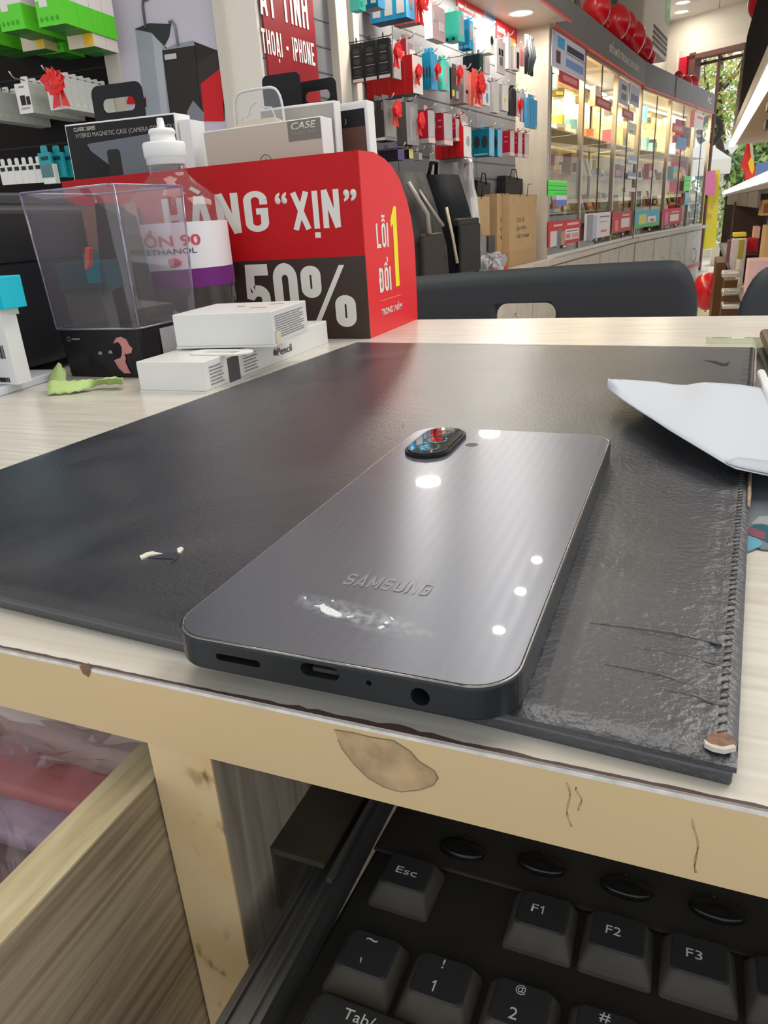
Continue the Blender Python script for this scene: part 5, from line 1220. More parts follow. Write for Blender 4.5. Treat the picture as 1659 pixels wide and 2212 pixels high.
def wbx(x0, x1, yt, yb, out, n, d, desc, where, art=None):
    s0, z = wl(x0, yb, out); s1 = wl(x1, yb, out)[0]; h = wl(x0, yt, out)[1]-z; w = s1-s0
    k, mats = carton(w, h, d-.001, flat(190, 194, 188), c_wht, c_lgry, art)
    mats.append(flat(196, 208, 186)); k.wbox(w, w+.0006, .12*h, .24*h, -(d*.8), -d*.2, len(mats)-1)
    first = k.build('boxed_charger', mats); grp = 'white boxes on the hook with the '+desc
    for i in range(n):
        o = first if i == 0 else first.copy()
        if i: COL.objects.link(o)
        o.matrix_world = FL @ Matrix.Translation((s0, z, out-i*d))
        tag(o, _fit(desc if i == 0 else 'white box hanging behind the '+desc, where), 'packaged charger', grp)
    hook(FL, s0+w/2, z+h+.012, 0, out+.03, _fit('the '+desc, where) if len((desc+where).split()) < 11 else 'the '+desc, 'hooks of the left bay')
wbx(44, 74, 180, 247, .26, 7, .034, 'white charger box with two black plugs', 'middle row of the left bay', [('f', .25, .6, .28, .6, c_drk), ('f', .68, .92, .28, .55, c_drk), ('f', .3, .65, .86, .90, c_gry), ('f', .2, .8, .15, .2, c_lgry)])
wbx(110, 146, 168, 239, .26, 7, .034, 'white charger box with red bow', 'middle row of the left bay, right hand hook', [('f', .2, .7, .15, .2, c_lgry)])
wbx(-30, -4, 195, 262, .24, 7, .034, 'white cable box at the photo edge', 'middle row of the left bay')
s_, z_ = wl(125, 180, .275); bow(FL, s_, z_, .275, .042, 'bright red ribbon bow with long tails on the white charger box', 33)
s_, z_ = wl(-2, 255, .26)
for i in range(6):
    s0, z0 = wl(6+i*15, 400-1*i, .22-.03*i*0); k, mats = carton(.028, .055, .012, flat(190, 192, 190), flat(226, 224, 220), None, [('f', .2, .8, .7, .9, c_drk)])
    o = k.build('boxed_charger', mats); o.matrix_world = FL @ Matrix.Translation((s0, z0, .22)); tag(o, 'one of six small white packs in the bottom row, above the black printer', 'packaged charger', 'small white packs above the printer')
s0, z0 = wl(96, 398, .24); k, mats = carton(.045, .055, .02, flat(190, 192, 190), flat(226, 224, 220)); o = k.build('boxed_charger', mats); o.matrix_world = FL @ Matrix.Translation((s0, z0, .24)); tag(o, 'wider plain white pack at the right end of the small pack row', 'packaged charger')
for i in range(7):
    s0, z0 = wl(92, 385, .24); k, mats = carton(.045, .07, .010, flat(10, 130, 140), flat(20, 150, 160), None, [('f', .2, .8, .7, .85, flat(10, 70, 90))])
    o = k.build('boxed_accessory', mats); o.matrix_world = FL @ Matrix.Translation((s0+.022*i, z0, .24-.028*i)); tag(o, 'one of the teal card packs on the low hook left of the black case package', 'packaged accessory', 'teal card packs in the left bay')

# ================================================================ on the counter below the accessory wall
def counter_at(px, py): return on_z(px, py, ZT)
kb_paper = mat('kraft_paper', (.50, .33, .17), .75, vary=.08, vscale=20); kb_dark = mat('kraft_paper_gusset', (.46, .30, .15), .75)
def kraft(x0, x1, yt, yb, off, lab, gus=.09):
    s0, z0 = wa(x0, yb, off); s1 = wa(x1, yb-8, off)[0]; h = wa(x0, yt, off)[1]-ZT; w = s1-s0
    t = thing('paper_bag', lab, 'paper bag', FA @ Matrix.Translation((s0, ZT, -off)))
    MB().wbox(0, w, 0, h, -gus, 0).build('bag', kb_paper, t)
    MB().wbox(-.0008, w+.001, 0, h*.22, -gus, .0012).build('folded_base', kb_dark, t)
    for r_, (a_, b_) in enumerate(((.62, .68), (.50, .58), (.38, .46))):
        text(['OUI', 'QUYỀN', 'VIỆT NAM'][r_], w*.25, w*(.5+.1*r_), h*a_, h*b_, .0004, flat(96, 72, 52), t, 'lettering', .01)
    for xx in (.35, .6): MB().tube([(w*xx, h-.01, .002), (w*xx+.01, h+.05, .004), (w*(xx+.15), h+.05, .004)], .0018, 5).build('cord_handle', M_black, t)
kraft(1100, 1158, 420, 560, .02, 'large brown kraft paper bag printed in dark capitals beside the beige column')
kraft(1074, 1100, 418, 560, .06, 'brown kraft bag standing edge-on left of the large one', .09)
kraft(1012, 1058, 425, 545, .06, 'smaller brown kraft paper bag behind the clear packs')
def blackslab(x0, x1, yt, yb, off, lab, m=M_black, nm='gift_bag', cat='gift bag'):
    s0, z0 = wa(x0, yb, off); s1 = wa(x1, yb, off)[0]; z1 = wa(x0, yt, off)[1]
    t = thing(nm, lab, cat, FA @ Matrix.Translation((s0, ZT, -off)))
    MB().prism([(0, 0), (s1-s0, 0), ((s1-s0)*1.02, (z1-ZT)*.97), ((s1-s0)*.1, z1-ZT)], -.05, 0).build('bag', m, t, bevel=.004)
    MB().tube([((s1-s0)*.3, z1-ZT-.01, .002), ((s1-s0)*.4, z1-ZT+.03, .002), ((s1-s0)*.6, z1-ZT+.03, .002), ((s1-s0)*.7, z1-ZT-.02, .002)], .003, 5).build('handle', m, t)
blackslab(1088, 1128, 378, 520, .12, 'black gift bag leaning behind the large kraft bag')
blackslab(1030, 1060, 388, 520, .13, 'black gift bag behind the smaller kraft bag')
tb2 = crumple('pack', 0, 0, 0, .12, .035, .26, None, 5.1, 30, .18, 6).build('clear_garment_bag', mat('silvery_film', (.50, .47, .46), .15, .35)); s_, z_ = wa(985, 480, .07)
tb2.matrix_world = Matrix.Translation(P1+D*s_-N*.10+Vector((0, 0, ZT+.27))); tag(tb2, 'shiny clear garment bag standing between the backpack and the kraft bag', 'plastic bag')
# backpacks
M_bp = mat('black_backpack_fabric', (.008, .009, .012), .8, spec=.15, bump=.6, bscale=18); M_bp2 = mat('grey_backpack_fabric', (.045, .042, .040), .7, spec=.2, vary=.6, vscale=14, bump=.8, bscale=16)
s_, z_ = wa(934, 600, .0)
bpk = thing('backpack', 'large black backpack leaning against the accessory wall beside the red box', 'backpack', FA @ Matrix.Translation((s_, ZT, .0)))
hb = wa(935, 378, .05)[1]-ZT
prof = [(-.09, 0), (.10, 0), (.115, .03), (.10, .12), (.07, .25), (.045, hb*.72), (.02, hb*.92), (-.02, hb), (-.07, hb*.98), (-.10, hb*.6)]
MB().prism([(z__, y__) for z__, y__ in prof], 0, .24, 0, 'x').build('body', M_bp, bpk, bevel=.02, seg=4) if False else None
k = MB()
R = []
for (hz, zo, wd) in ((0, .13, .24), (.05, .15, .26), (.16, .14, .27), (.30, .10, .25), (.42, .06, .22), (hb*.88, .02, .18), (hb, -.03, .10)):
    R.append([(x_+.13, hz, z_+zo/2-.06) for x_, z_ in rrect(-wd/2, wd/2, -.06-zo*.35, .05+zo*.35, .045, 4)])
m_ = len(R[0]); vs = [p for r_ in R for p in r_]; fs = [(a*m_+i, a*m_+(i+1) % m_, (a+1)*m_+(i+1) % m_, (a+1)*m_+i) for a in range(len(R)-1) for i in range(m_)]+[tuple(range(m_))[::-1], tuple(range((len(R)-1)*m_, len(R)*m_))]
k.add(vs, fs, 0, True); k.build('body', M_bp, bpk)
MB().tube([(-.045, hb*.70, .09), (-.05, hb*.45, .115), (-.045, hb*.22, .13)], .006, 6).build('zip', flat(176, 164, 140), bpk)
MB().wbox(-.02, .20, .05, hb*.55, .12, .135).build('pocket', flat(27, 26, 27), bpk, bevel=.01)
MB().wbox(-.02, .20, hb*.53, hb*.60, .10, .13).build('flap', flat(32, 32, 35), bpk, bevel=.008)
MB().tube([(.06, hb-.01, -.03), (.07, hb+.04, -.02), (.12, hb+.04, -.02), (.13, hb-.01, -.03)], .008, 8).build('top_handle', M_bp, bpk)
s_, z_ = wa(880, 600, .0)
bp2 = thing('backpack', 'grey and black backpack with pale straps, half hidden by the red box', 'backpack', FA @ Matrix.Translation((s_-.12, ZT, .01)))
MB().add([v for v in vs], fs, 0, True).build('body', M_bp2, bp2)
MB().wbox(-.02, .16, .05, hb*.5, .11, .13).build('pocket', flat(46, 41, 37), bp2, bevel=.01)
MB().tube([(.02, hb*.9, .06), (.04, hb*.65, .12), (.02, hb*.5, .135)], .009, 6).tube([(.12, hb*.85, .05), (.10, hb*.65, .12), (.13, hb*.55, .14)], .007, 6).build('strap', flat(128, 122, 116), bp2)
# clear packs, red tray and mint folder on the counter
s_, z_ = wa(1030, 560, .0)
random.seed(9)
for i, (px, py, c_, lab) in enumerate([(1018, 545, (56, 56, 58), 'dark grey boxed item left in the pile on the counter'), (1036, 545, (126, 124, 122), 'grey boxed item in the middle of the pile on the counter'), (1056, 548, (70, 66, 66), 'grey box with white frame at the right of the pile on the counter')]):
    s0, z0 = wa(px, py, .0); o = MB().wbox(0, .09, 0, .085, -.05, 0).build('boxed_item', flat(*c_), M=FA @ Matrix.Translation((s0, ZT+.085, -.0)), bevel=.003); tag(o, lab, 'box')
for i, (px, lab) in enumerate([(1010, 'crumpled clear plastic pack at the left of the counter pile'), (1045, 'crumpled clear plastic pack at the right of the counter pile')]):
    s0, z0 = wa(px, 575, .0); o = crumple('p', 0, 0, 0, .09, .055, .045, None, i*3.3, 30, .3, 7).build('plastic_pack', mat('silver_film', (.42, .42, .44), .12, .5)); o.matrix_world = Matrix.Translation(P1+D*(s0+.06)+N*-.03+Vector((0, 0, ZT+.045))); tag(o, lab, 'plastic pack')
s0, z0 = wa(1018, 592, .0); s1 = wa(1085, 585, .0)[0]
o = MB().wbox(s0, s1, ZT, ZT+.018, -.06, .03).build('red_tray', flat(214, 40, 46), M=FA, bevel=.003); tag(o, 'flat red box lying on the counter under the clear packs', 'box')
s0, z0 = wa(940, 605, .0); s1 = wa(1040, 600, .0)[0]
o = MB().prism([(s0, -.06), (s1, .0), (s1-.05, .045), (s0-.02, .045)], ZT, ZT+.014, 0, 'y').build('mint_folder', flat(130, 222, 205), M=FA @ Matrix.Identity(4)); tag(o, 'mint green flat box on the counter edge behind the chair', 'box')
s0, z0 = wa(1100, 500, .15)
# ================================================================ glass display cases
M_al = mat('bronze_aluminium', (.40, .34, .27), .35, .6); M_pane = clear('case_pane', (.985, .99, .975), .0, 1.13)
M_cback = mat('golden_back_panel', (.62, .47, .24), .25, .35, vary=.3, vscale=5); M_cshelf = mat('case_shelf', (.55, .50, .42), .2)
CT = SOFF - .006
random.seed(21)
pal = [((236, 232, 222), 'white'), ((226, 190, 120), 'tan'), ((214, 120, 90), 'terracotta'), ((120, 190, 200), 'aqua'), ((240, 214, 90), 'yellow'), ((70, 66, 60), 'dark'), ((150, 160, 120), 'olive'), ((200, 60, 60), 'red'), ((170, 190, 220), 'pale blue'), ((190, 150, 110), 'brown')]
def display_case(Fm, s0, s1, lab, ci, split=True, dense=5):
    t = thing('display_case', lab, 'display case', Fm @ Matrix.Translation((s0, ZT, 0)), 'glass display cases')
    w = s1-s0; h = CT-ZT
    MB().wbox(0, w, 0, h, -.42, -.41).build('back_panel', M_cback, t)
    MB().wbox(0, .028, 0, h, -.03, .0).wbox(w-.012, w, 0, h, -.03, .0).wbox(0, w, h-.03, h, -.03, 0).build('frame', M_al, t)
    MB().wbox(0, w, 0, .02, -.41, .002).build('plinth', M_white, t)
    MB().wbox(.004, .010, .02, h, -.40, -.03).build('side_pane', M_pane, t)
    for k_ in range(2 if split else 1):
        a_ = .028 if k_ == 0 else w/2; b_ = w/2 if (k_ == 0 and split) else w-.012
        d = MB().wbox(a_+.002, b_-.002, .022, h-.03, -.012-.006*k_, -.008-.006*k_).build('glass_door', M_pane, t)
        if k_: MB().wbox(a_-.004, a_+.006, .022, h-.03, -.008, -.002).build('door_edge', flat(40, 52, 50), d)
    MB().lathe([(0, .014), (.012, .012), (.014, 0)], 10, c=(w/2, .05, -.002)).build('lock', M_steel, t)
    MB().wbox(.03, w-.02, h-.045, h-.035, -.30, -.27).build('light_strip', mat('case_light', (1, .9, .7), .4, emis=6, ecol=(1, .9, .68)), t)
    L = area_light('case_lamp', (0, 0, 0), w*.8, 13, (1, .87, .62), shape='RECTANGLE', sy=.2)
    L.matrix_world = Fm @ Matrix.Translation((s0+w/2, ZT+h-.05, -.22)) @ Matrix.Rotation(-PI/2, 4, 'X')
    ys = [.02+.23*i for i in range(5)]
    for i, y_ in enumerate(ys):
        if i: MB().wbox(.012, w-.014, y_-.008, y_, -.40, -.05).build('shelf', M_cshelf if i % 2 else M_pane, t)
        x_ = .05
        while x_ < w-.10:
            c_, cn = random.choice(pal); bw = random.uniform(.05, .11); bh = random.uniform(.04, .15); bd = random.uniform(.02, .08); zz = -.09-random.random()*.18
            if i < 4 or random.random() < .5:
                lean = i in (1, 2) and random.random() < .6
                k = MB(); k.wbox(0, bw, 0, bh, -bd if not lean else -.012, 0).wbox(bw*.15, bw*.85, bh*.15, bh*.55, 0, .0008, 1)
                o = k.build('small_box' if not lean else 'display_phone', [flat(*c_), flat(*random.choice(pal)[0])])
                o.matrix_world = Fm @ Matrix.Translation((s0+x_, ZT+y_+(.002 if i else 0), zz)) @ Matrix.Rotation(random.uniform(-.5, .5), 4, 'Y') @ Matrix.Rotation(-.3 if lean else 0, 4, 'X')
                tag(o, '%s %s on the %s shelf of the %s' % (cn, 'phone propped up' if lean else 'box', ['bottom', 'second', 'third', 'fourth', 'top'][i], lab.split(' with ')[0].replace('glass ', '')), 'phone' if lean else 'box', '%s goods on shelf level %s of case %s' % (cn, ['one', 'two', 'three', 'four', 'five'][i], ['a', 'b', 'c', 'd', 'e', 'f'][ci]))
            x_ += bw+random.uniform(.015, .06)
sp = [0, .74, 1.70, 2.575]
nm = ['glass case nearest the beige column with blue and red posters', 'second glass case from the column with the white phone poster', 'third glass case from the column with two small blue notices']
for i in range(3): display_case(FA, sp[i]+.02 if i == 0 else sp[i], sp[i+1], nm[i], i, i > 0)
e1 = wb(1438, 400)[0]; e2 = wb(1490, 400)[0]; e3 = wb(1524, 400)[0]
sb_ = [.02, e1, e2, e3]; print('SB', sb_)
nm = ['fourth glass case along with the blue and green poster', 'fifth glass case along with a small red poster', 'farthest glass case by the street with a white notice on top']
for i in range(3): display_case(FB, sb_[i], sb_[i+1], nm[i], i+3, True)
# headers
M_head = flat(124, 120, 122, .5)
hd = thing('case_header', 'long grey sign board above the three nearest glass cases', 'sign board', FA)
MB().wbox(.03, 2.6, SOFF, SOFF+.165, -.40, .015).build('board', M_head, hd)
MB().wbox(.03, 2.6, SOFF-.008, SOFF+.001, .0, .022).build('red_edging', flat(214, 92, 88), hd)
MB().wbox(.0, .012, SOFF, SOFF+.19, .015, .022).build('joint_line', flat(222, 130, 130), hd)
def hx_(px, py): return wa(px, py, -.016)
t0, t1 = hx_(1316, 118)[0], hx_(1381, 160)[0]
text('ĐỔI MỚI TRONG 30 NGÀY', t0, t1, SOFF+.055, SOFF+.125, .0155, M_white, hd, 'lettering', .01)
hd2 = thing('case_header', 'farther grey sign board above the glass cases nearest the street', 'sign board', FB)
MB().wbox(.0, e3, SOFF-.01, SOFF+.165, -.40, .015).build('board', M_head, hd2)
MB().wbox(.0, e3, SOFF-.018, SOFF-.009, .0, .022).build('red_edging', flat(214, 92, 88), hd2)
MB().wbox(e1+.02, e1+.06, SOFF-.01, SOFF+.175, .015, .018).build('dark_joint', M_dark, hd2)
text('PC', e3-.36, e3-.18, SOFF+.06, SOFF+.12, .0155, M_white, hd2, 'lettering', .02)
# posters on the case glass
pr = M_white
poster_px(FA, wa, (1191, 1263, 62, 112, 142), -.002, flat(214, 216, 236), 'white and blue poster with a blue diamond on the first glass case', [(.0, .2, 0, 1, flat(204, 206, 230)), (.15, .35, .60, .92, flat(70, 170, 224)), (.42, .95, .62, .82, flat(60, 70, 90)), (.4, .98, .55, .58, flat(120, 130, 150)), (.4, .95, .18, .42, flat(130, 160, 220)), (.12, .24, .15, .5, flat(110, 70, 70))])
poster_px(FA, wa, (1206, 1250, 150, 168, 176), -.002, flat(200, 70, 76), 'small red hanging label below the blue and white poster', [(.2, .9, .3, .75, flat(236, 150, 150))], 'hanging_label')
poster_px(FA, wa, (1285, 1320, 205, 215, 228), -.002, flat(196, 80, 84), 'small red hanging label on the second glass case', [(.15, .85, .3, .75, flat(232, 160, 156))], 'hanging_label')
poster_px(FA, wa, (1343, 1368, 232, 240, 252), -.002, flat(196, 84, 88), 'small red hanging label on the third glass case', [(.15, .85, .3, .75, flat(232, 160, 156))], 'hanging_label')
poster_px(FA, wa, (1336, 1358, 166, 180, 222), -.002, flat(206, 206, 226), 'pale notice on the left door of the third glass case', [(.3, .75, .6, .8, flat(90, 96, 110)), (.3, .8, .2, .45, flat(120, 120, 140))])
poster_px(FA, wa, (1361, 1381, 180, 192, 225), -.002, flat(196, 198, 224), 'lilac notice on the right door of the third glass case', [(.1, .9, .2, .55, flat(110, 116, 170))])
poster_px(FA, wa, (1356, 1374, 262, 268, 288), -.002, flat(240, 238, 228), 'small white note on the third glass case', [(.2, .6, .2, .3, c_gry)])
pp_ = poster_px(FA, wa, (1183, 1253, 480, 470, 535), -.002, flat(206, 40, 52), 'red phone poster low on the first glass case beside the column', [(.06, .25, .0, .62, flat(222, 210, 210)), (.25, .38, .0, .66, flat(110, 112, 128)), (.38, .5, .0, .55, flat(196, 140, 110)), (.5, .95, .16, .62, flat(236, 222, 226)), (.55, .9, .5, .55, c_gry), (.52, .66, .22, .42, flat(206, 120, 130)), (.72, .92, .22, .42, flat(216, 160, 166)), (.15, .4, .8, .87, flat(244, 200, 170)), (.55, .92, .78, .88, flat(240, 180, 170))])
poster_px(FA, wa, (1262, 1318, 462, 458, 520), -.002, flat(232, 230, 234), 'white poster with a silver phone low on the second glass case', [(.08, .3, .0, .95, flat(150, 150, 164)), (.3, .45, .0, .9, flat(190, 196, 214)), (.55, .95, .8, .85, c_gry), (.55, .9, .6, .64, c_lgry), (.62, .85, .2, .3, flat(220, 110, 110))])
poster_px(FA, wa, (1322, 1364, 458, 455, 505), -.002, flat(200, 44, 54), 'red poster with a white panel low on the third glass case', [(.45, .9, .2, .65, flat(236, 222, 224)), (.5, .85, .75, .85, flat(240, 180, 170)), (.15, .3, .1, .6, flat(224, 130, 110))])
poster_px(FB, wb, (1371, 1425, 455, 450, 494), -.002, flat(70, 176, 214), 'blue and green poster low on the fourth glass case', [(.0, 1, .0, .3, flat(80, 190, 110)), (.15, .45, .2, .75, flat(222, 216, 110)), (.5, .85, .25, .6, flat(240, 232, 236)), (.6, .75, .3, .45, flat(220, 70, 80))])
poster_px(FB, wb, (1430, 1473, 452, 448, 488), -.002, flat(206, 44, 66), 'small red poster with a white panel low on the fifth glass case', [(.4, .85, .2, .62, flat(244, 224, 232)), (.15, .3, .05, .8, flat(196, 140, 180)), (.45, .85, .72, .82, flat(240, 170, 170))])
poster_px(FB, wb, (1491, 1520, 238, 250, 274), -.002, flat(240, 232, 232), 'white notice with a red stripe at the top of the farthest glass case', [(.0, .3, 0, 1, flat(226, 86, 60)), (.5, .95, .65, .8, flat(224, 90, 110))])
poster_px(FB, wb, (1452, 1477, 265, 268, 285), -.002, flat(206, 50, 56), 'small red hanging label on the fifth glass case', [(.15, .85, .3, .75, flat(232, 160, 156))], 'hanging_label')
poster_px(FA, wa, (1183, 1223, 389, 389, 423), -.002, flat(40, 244, 60), 'fluorescent green price card stack on the first glass case', [(.0, 1, .9, 1, flat(170, 255, 60)), (.0, 1, .62, .66, flat(16, 150, 30)), (.0, 1, .34, .38, flat(16, 150, 30)), (.3, 1, .12, .15, flat(16, 150, 30))], 'price_card')
poster_px(FA, wa, (1200, 1223, 423, 423, 445), -.002, flat(92, 110, 220), 'blue and white price card below the green ones', [(.0, 1, .6, 1, flat(226, 232, 250))], 'price_card')
poster_px(FB, wb, (1478, 1491, 380, 380, 412), -.002, flat(40, 230, 70), 'fluorescent green cards on the farthest glass case', [(.0, 1, .68, .71, c_drk), (.0, 1, .35, .38, c_drk)], 'price_card')
poster_px(FB, wb, (1480, 1490, 416, 416, 443), -.002, flat(120, 200, 226), 'pale blue card below the green cards on the farthest glass case', [], 'price_card')
poster_px(FB, wb, (1463, 1483, 295, 297, 322), -.002, flat(70, 140, 196), 'blue sticker on the fifth glass case', [], 'price_card')
for i, (x0, x1, y0, y1, c_) in enumerate([(1357, 1375, 335, 352, (150, 180, 210)), (1356, 1374, 372, 386, (120, 140, 190)), (1350, 1372, 405, 414, (240, 200, 200))]):
    poster_px(FA, wa, (x0, x1, y0, y0, y1), -.002, flat(*c_), ['upper pale blue card on the right door of the third glass case', 'middle blue card on the right door of the third glass case', 'pink card on the right door of the third glass case'][i], [(.0, 1, .0, .4, flat(230, 236, 240))], 'price_card')

# framed pictures and air conditioner on the wall above
s0, z0 = wa(1245, 22, .44); s1, _ = wa(1300, 40, .44)
pf = thing('picture_frame', 'grey framed picture on the wall behind the first balloon', 'picture', FA @ Matrix.Translation((s0, z0, -.449)))
MB().prism(rrect(0, s1-s0, -.02, .60, .06, 5), 0, .02).build('frame', flat(116, 112, 112), pf); MB().prism(rrect(.05, s1-s0-.05, .03, .55, .04, 5), .018, .022).build('picture', flat(216, 140, 150), pf)
s0, z0 = wa(1310, 14, .44); s1, _ = wa(1348, 60, .44)
pf = thing('picture_frame', 'second grey framed panel on the wall behind the row of balloons', 'picture', FA @ Matrix.Translation((s0, z0-.02, -.449)))
MB().wbox(0, s1-s0, 0, .6, 0, .02).build('frame', flat(132, 124, 122), pf); MB().wbox(.06, s1-s0-.06, .05, .55, .018, .022).build('picture', flat(96, 92, 92), pf)
s0, z0 = wa(1372, 84, .25); s1, z1_ = wa(1428, 84, .25)
ac = thing('air_conditioner', 'tall cream air conditioner with dark louvres above the glass cases', 'air conditioner', FA @ Matrix.Translation((s0, z0, -.44)))
wc = s1-s0
MB().wbox(0, wc, -.02, 1.0, 0, .26).build('housing', flat(206, 198, 184), ac, bevel=.02)
for i in range(4): MB().wbox(wc*.35, wc*.95, .02+.045*i, .045+.045*i, .255, .265).build('louvre', flat(60, 56, 52), ac)
MB().wbox(wc*.80, wc*1.0, .30, .85, .26, .263).build('green_sticker', flat(150, 200, 160), ac)
MB().wbox(wc*.35, wc*.45, .62, .68, .26, .263).build('badge', flat(230, 226, 220), ac)

# ================================================================ balloons
M_bal = mat('red_balloon', (.62, .004, .012), .28, coat=.3)
def balloon(px, py, rp, Y, lab, stick=True, group='red balloons on the sign board'):
    c = on_y(px, py, Y); dist = (c-C0).length; r = rp*dist/F_PX
    t = thing('balloon', lab, 'balloon', Matrix.Translation(c), group)
    MB().sphere((0, 0, 0), r, r, r*1.12, 20, 0, .35).lathe([(r*.02, -r*1.28), (r*.10, -r*1.36), (r*.02, -r*1.30)], 8).build('body', M_bal, t)
    if stick: MB().tube([(0, 0, -r*1.28), (0, .002, -r*1.28-.12)], .003, 6).build('stick', flat(150, 120, 116), t)
def yat(px, py, off=.05): return on_p(px, py, P1-off*N, N).y
def ybt(px, py, off=.05): return on_p(px, py, QB-off*N2, N2).y
labs = ['largest red balloon, nearest, at the top of the photo', 'small red balloon tucked between the first two big ones', 'second big red balloon from the left', 'third big red balloon from the left', 'fourth big red balloon from the left', 'fifth big red balloon partly behind the fourth', 'sixth big red balloon near the end of the row', 'small red balloon ending the long row']
for i, (x, y, r) in enumerate([(1288, 20, 24.5), (1307, 47, 9.5), (1331, 48, 24), (1346, 60, 24), (1364, 82, 24), (1372, 92, 20), (1387, 107, 18), (1402, 124, 11)]):
    yy = yat(x, y+28 if r > 15 else y+14) + (.0 if i not in (3, 5) else .25); balloon(x, y, r, yy, labs[i])
for i, (x, y, r) in enumerate([(1466, 164, 7.5), (1478, 183, 13.5), (1495, 180, 11.5)]):
    balloon(x, y, r, ybt(x, y+20), ['tiny red balloon in the far cluster above the last sign board', 'middle red balloon of the far cluster', 'right red balloon of the far cluster'][i], False, 'far cluster of balloons')
balloon(1645, 6, 21, 8.0, 'red balloon at the top right corner of the photo hanging under the ceiling', False, 'loose balloons')
balloon(1528, 627, 29, 6.3, 'big red balloon on the floor between the two chairs', False, 'loose balloons')

# ================================================================ shelf rack on the right side of the aisle
X0 = .25
rk = thing('shelf_rack', 'tall glass shelf rack with grey beams along the right side of the aisle', 'shelf rack', Vector((X0, 0, 0)))
M_rail = flat(120, 114, 110, .35)
MB().wbox(0, .45, 3.0, 9.8, -.385, -.365).build('lower_shelf', flat(176, 172, 168), rk)
MB().wbox(-.012, .0, 3.0, 9.8, -.41, -.363).build('shelf_lip', flat(140, 136, 132), rk)
MB().wbox(0, .45, 3.0, 10.0, .125, .15).build('middle_shelf', M_rail, rk)
MB().wbox(-.02, .02, 2.6, 10.4, .150, .185).build('middle_light_beam', mat('white_lit_beam', (.9, .85, .75), .3, emis=1.6, ecol=(1, .93, .8)), rk)
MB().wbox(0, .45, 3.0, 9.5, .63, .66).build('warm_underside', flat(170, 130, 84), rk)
MB().wbox(-.02, .035, 3.0, 9.8, .628, .66).build('upper_light_beam', mat('white_lit_beam2', (.9, .85, .75), .3, emis=1.3, ecol=(1, .94, .84)), rk)
MB().wbox(-.03, .0, 3.0, 8.6, .66, .73).build('upper_rail', flat(110, 104, 102), rk)
MB().wbox(-.02, .45, 3.0, 7.6, .73, 1.32).build('upper_cabinet', mat('matt_black_panel', (.006, .006, .008), .95, spec=.03), rk)
for y_ in (7.65, 7.85, 8.05, 8.3): MB().wbox(-.03, .02, y_, y_+.07, .70, 1.28-.06*(y_-7.65)/.2).build('upright', flat(128, 120, 118) if y_ != 7.85 else flat(60, 54, 50), rk)
for (z_, c_) in ((.50, (54, 44, 38)), (.415, (58, 48, 40))): MB().wbox(.02, .45, 4.6, 4.75, z_, z_+.04).build('cross_bar', flat(*c_), rk)
for i, y_ in enumerate((4.2, 5.2, 6.3, 7.6)): MB().wbox(.0, .012, y_, y_+[.9, 1.0, 1.2, 1.4][i], .045, .122).build('drawer_front', flat(104, 96, 92), rk)
MB().wbox(0, .45, 9.7, 9.8, FLOOR, .15).build('end_panel', flat(60, 48, 36), rk)
# goods in the rack
def rbox(x0, x1, yt, yb, Y, c_, lab, nm='carton', dep=.2, prt=None, z0=None):
    a_ = on_y(x0, yb, Y); b_ = on_y(x1, yb, Y); h = on_y(x0, yt, Y).z-a_.z
    zb = a_.z if z0 is None else z0; h = on_y(x0, yt, Y).z-zb
    t = thing(nm, lab, 'box', Vector((a_.x, Y, zb)))
    k = MB().wbox(0, b_.x-a_.x, 0, dep, 0, h); k.build('body', flat(*c_), t, bevel=.003)
    for i, (u0, u1, v0, v1, cc) in enumerate(prt or []): MB().wbox(u0*(b_.x-a_.x), u1*(b_.x-a_.x), -.002-.0005*i, 0, v0*h, v1*h).build('print', flat(*cc), t)
SHZ = -.363
rbox(1576, 1624, 436, 545, 6.6, (58, 38, 26), 'tall dark brown box at the back of the lower rack shelf', z0=SHZ)
rbox(1624, 1646, 456, 545, 6.9, (70, 50, 36), 'dark brown box right of the tall dark one in the rack', z0=SHZ)
rbox(1640, 1672, 432, 490, 4.6, (226, 178, 104), 'tan box with an oval window at the right edge of the rack', z0=-.0, prt=[(.15, .5, .15, .75, (150, 104, 50))])
rbox(1643, 1690, 488, 575, 4.5, (206, 160, 104), 'large plain tan carton at the right edge of the rack', z0=SHZ)
rbox(1568, 1578, 520, 570, 6.5, (120, 80, 96), 'thin mauve box at the left end of the rack shelf', z0=SHZ)
for i in range(4): rbox(1575+8*i, 1582+8*i, 518, 592, 5.4-.22*i, [(206, 196, 196), (190, 180, 182), (214, 204, 200), (176, 170, 172)][i], ['first', 'second', 'third', 'fourth'][i]+' upright white box from the left on the rack shelf', z0=SHZ)
rbox(1592, 1604, 518, 560, 4.62, (150, 140, 40), 'olive yellow hanging card in front of the white boxes', 'hang_card', .01)
rbox(1606, 1634, 517, 553, 4.9, (178, 26, 40), 'bright red box on the rack shelf', z0=-.20)
rbox(1602, 1634, 553, 600, 5.0, (34, 28, 38), 'dark box under the red one on the rack shelf', z0=SHZ)
rbox(1584, 1612, 504, 512, 5.6, (236, 206, 40), 'flat yellow box on top of the white boxes', z0=on_y(1590, 512, 5.6).z)
rbox(1614, 1664, 563, 600, 4.2, (222, 178, 172), 'pale pink box partly hidden by the right chair', z0=SHZ)
rbox(1628, 1640, 490, 515, 5.3, (222, 170, 140), 'small peach box right of the tall dark box', z0=on_y(1630, 515, 5.3).z)
